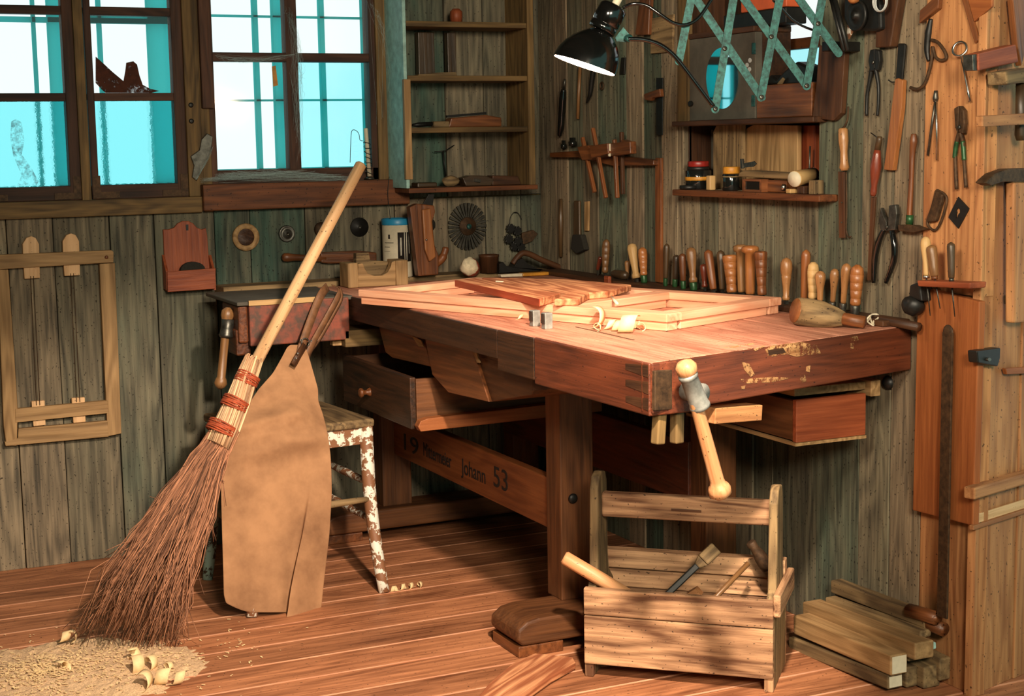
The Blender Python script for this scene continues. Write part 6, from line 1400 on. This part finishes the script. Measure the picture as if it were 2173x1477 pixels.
# small shelf with three handled awls
sh = tag(tsl('awl_shelf', [(1945, 595), (2058, 600), (2056, 613), (1948, 608)], .03, .08, 'redw', bevel=.003), 'small red-brown shelf on the pine boards holding three awls', 'shelf')
for k, (p, q, r, mt, col, tip, lab) in enumerate(((( 1966, 590), (1964, 502), .0125, 'h_pa', 'steel', (1974, 670), 'pale awl handle with a steel ferrule, left in the awl shelf'), ((1984, 592), (1976, 520), .0125, 'h_br', 'brown', (1995, 655), 'tan awl handle leaning on its left neighbour in the awl shelf'), ((2019, 596), (2018, 514), .0095, 'h_dk', 'iron', (2026, 672), 'dark speckled awl handle, right in the awl shelf'))):
    d = .062; t = thing('awl', lab, 'awl', T(*p, d), 'awls in the small shelf')
    mb = MB(); a, b = T(*p, d), T(*q, d); dd = (b-a).normalized(); prof = PR['pear'] if k == 0 else PR['plain']
    mb.turn(a+dd*.006, b, [(f_, r*c_) for f_, c_ in prof], 14); mb.build('handle', M[mt], t)
    mb = MB(); mb.turn(a-dd*.001, a+dd*.006, [(0, r*.62), (1, r*.62)], 12); mb.build('ferrule', M[col], t)
    mb = MB(); mb.tube([a-dd*.0012, T(*tip, d)], [.0024, .0012], 6); mb.build('spike', M['iron'], t)
# ---- on the end wall
def E_(name, px, d0, d1, mat, parent=None, bevel=.002, gd=None): return tsl(name, px, d0, d1, mat, parent, bevel, gd, fn=E)
tag(tsl('wood_offcut', [(1952, 22), (1992, -14), (1990, 18), (1950, 50)], .009, .022, 'brown'), 'slanted squarish wood piece at the top left of the pine boards', 'wood piece')
t = thing('try_square', 'large wooden try square hanging slanted at the very top right', 'square', T(2070, 90, .012))
tsl('blade', [(2035, -20), (2048, -20), (2076, 84), (2068, 92)], .01, .016, 'brown', t, .001)
tsl('stock', [(2048, -20), (2105, -20), (2104, 14), (2066, 46)], .01, .018, 'orange_d', t, .002)
t = thing('saw_block', 'red-brown wooden block with a dark end cap on the end wall', 'block', E(2115, 150, .01))
E_('body', [(2077, 113), (2156, 94), (2162, 132), (2078, 150)], .004, .035, 'redw', t, .003)
E_('cap', [(2065, 116), (2076, 114), (2077, 150), (2066, 150)], .004, .03, 'iron', t, .002)
E_('strip', [(2150, 0), (2173, -20), (2190, 60), (2168, 140), (2160, 100)], .004, .02, 'brown', t, .002)
t = thing('mallet', 'wooden mallet hanging in a rail at the right picture edge', 'mallet', E(2160, 290, .03))
E_('head', [(2136, 152), (2200, 142), (2200, 172), (2138, 180)], .01, .06, 'grayw', t, .004)
mb = MB(); mb.turn(E(2166, 176, .035), E(2166, 298, .035), [(0, .011), (.5, .012), (.9, .014), (1, .010)], 12); mb.build('shaft', M['h_dk'], t)
E_rail = tag(E_('tool_rail', [(2085, 246), (2220, 238), (2220, 262), (2086, 269)], .052, .07, 'orange', bevel=.003), 'orange wooden rail with nail holes across the end wall', 'rail')
t = thing('claw_hammer', 'big claw hammer with pale shaft hanging at the right picture edge', 'hammer', E(2140, 690, .03))
E_('head', [(2090, 388), (2112, 368), (2140, 358), (2200, 356), (2200, 384), (2130, 386), (2105, 394)], .012, .04, 'rust', t, .004)
E_('shaft', [(2153, 387), (2178, 387), (2180, 684), (2152, 686)], .014, .038, 'orange', t, .005, gd=(0, 0, 1))
E_('tang', [(2140, 386), (2151, 386), (2154, 470), (2146, 482)], .002, .014, 'rust', t, .002)
t = thing('iron_latch', 'dark iron latch block on the pine end wall above the ledge', 'latch', E(2098, 778, .01))
E_('plate', [(2074, 745), (2124, 738), (2123, 760), (2118, 778), (2076, 770)], .004, .03, 'black', t, .003)
E_('pin', circ_px(2100, 763, 4, 4, 10), .0302, .036, 'iron', t, .0005)
tag(E_('moulding_bit', [(2134, 782), (2200, 778), (2200, 792), (2137, 795)], .003, .014, 'orange_d'), 'short red-brown moulding strip right of the iron latch', 'moulding')
tag(E_('nail_block', [(2136, 627), (2148, 626), (2148, 645), (2137, 646)], .003, .012, 'iron'), 'little square iron plate on the end wall left of the hammer shaft', 'plate')
# ================================================================ LIGHT
wd = bpy.data.worlds.new('world'); SC.world = wd; wd.use_nodes = True; nt = wd.node_tree; nt.nodes.clear()
out = nt.nodes.new('ShaderNodeOutputWorld'); bg = nt.nodes.new('ShaderNodeBackground'); nt.links.new(bg.outputs[0], out.inputs[0])
g = nd(nt, 'ShaderNodeTexCoord').outputs['Generated']
def dot(v): return nd(nt, 'ShaderNodeVectorMath', {0: g, 1: v}, operation='DOT_PRODUCT').outputs['Value']
sky = nd(nt, 'ShaderNodeMapRange', {0: dot((.45, .89, 0)), 1: .05, 2: .45}).outputs[0]
# daylight goes from white on the left, high, to cyan on the right, low
gr = nd(nt, 'ShaderNodeMapRange', {0: dot((-.85, 0, .55)), 1: -.50, 2: -.25}).outputs[0]
sc_ = nd(nt, 'ShaderNodeMix', {0: gr, 6: (.40, 1.05, 1.15, 1), 7: (.98, 1.04, 1.02, 1)}, data_type='RGBA').outputs[2]
wh = nd(nt, 'ShaderNodeMapRange', {0: dot((1, 0, 0)), 1: .45, 2: .54}).outputs[0]
sc_ = nd(nt, 'ShaderNodeMix', {0: wh, 6: sc_, 7: (1.0, 1.0, .98, 1)}, data_type='RGBA').outputs[2]
dim = (.22, .50, .43, 1)
mx = nd(nt, 'ShaderNodeMix', {0: sky, 6: dim, 7: sc_}, data_type='RGBA').outputs[2]
nt.links.new(mx, bg.inputs['Color']); bg.inputs['Strength'].default_value = 1.0
def spot(name, loc, target, energy, col, size, blend, rad):
    l = bpy.data.lights.new(name, 'SPOT'); l.energy = energy; l.color = col; l.spot_size = math.radians(size); l.spot_blend = blend; l.shadow_soft_size = rad
    o = bpy.data.objects.new(name, l); COL.objects.link(o); o.location = loc
    o.rotation_euler = (V(target)-V(loc)).to_track_quat('-Z', 'Y').to_euler(); return o
spot('key_spotlight', (-1.3, -3.2, 1.95), (-1.1, -1.35, .1), 360, (1, .80, .62), 58, .45, .05)
spot('added_room_fill', (-2.0, -5.6, 2.1), (-.4, -1.4, .75), 540, (1, .84, .64), 56, .9, .35)  # unseen warm fill lamp, added to lift the whole room
spot('added_wall_fill', (-2.3, -3.6, 2.0), (0, -1.6, 1.2), 230, (1, .86, .66), 44, .9, .22)  # unseen lamp, added to brighten the tool wall above the bench
vs = SC.view_settings; vs.view_transform = 'Standard'; vs.look = 'None'; vs.exposure = .15; vs.gamma = 1
SC.cycles.max_bounces = 8; SC.cycles.transparent_max_bounces = 12
SC.cycles.use_denoising = True
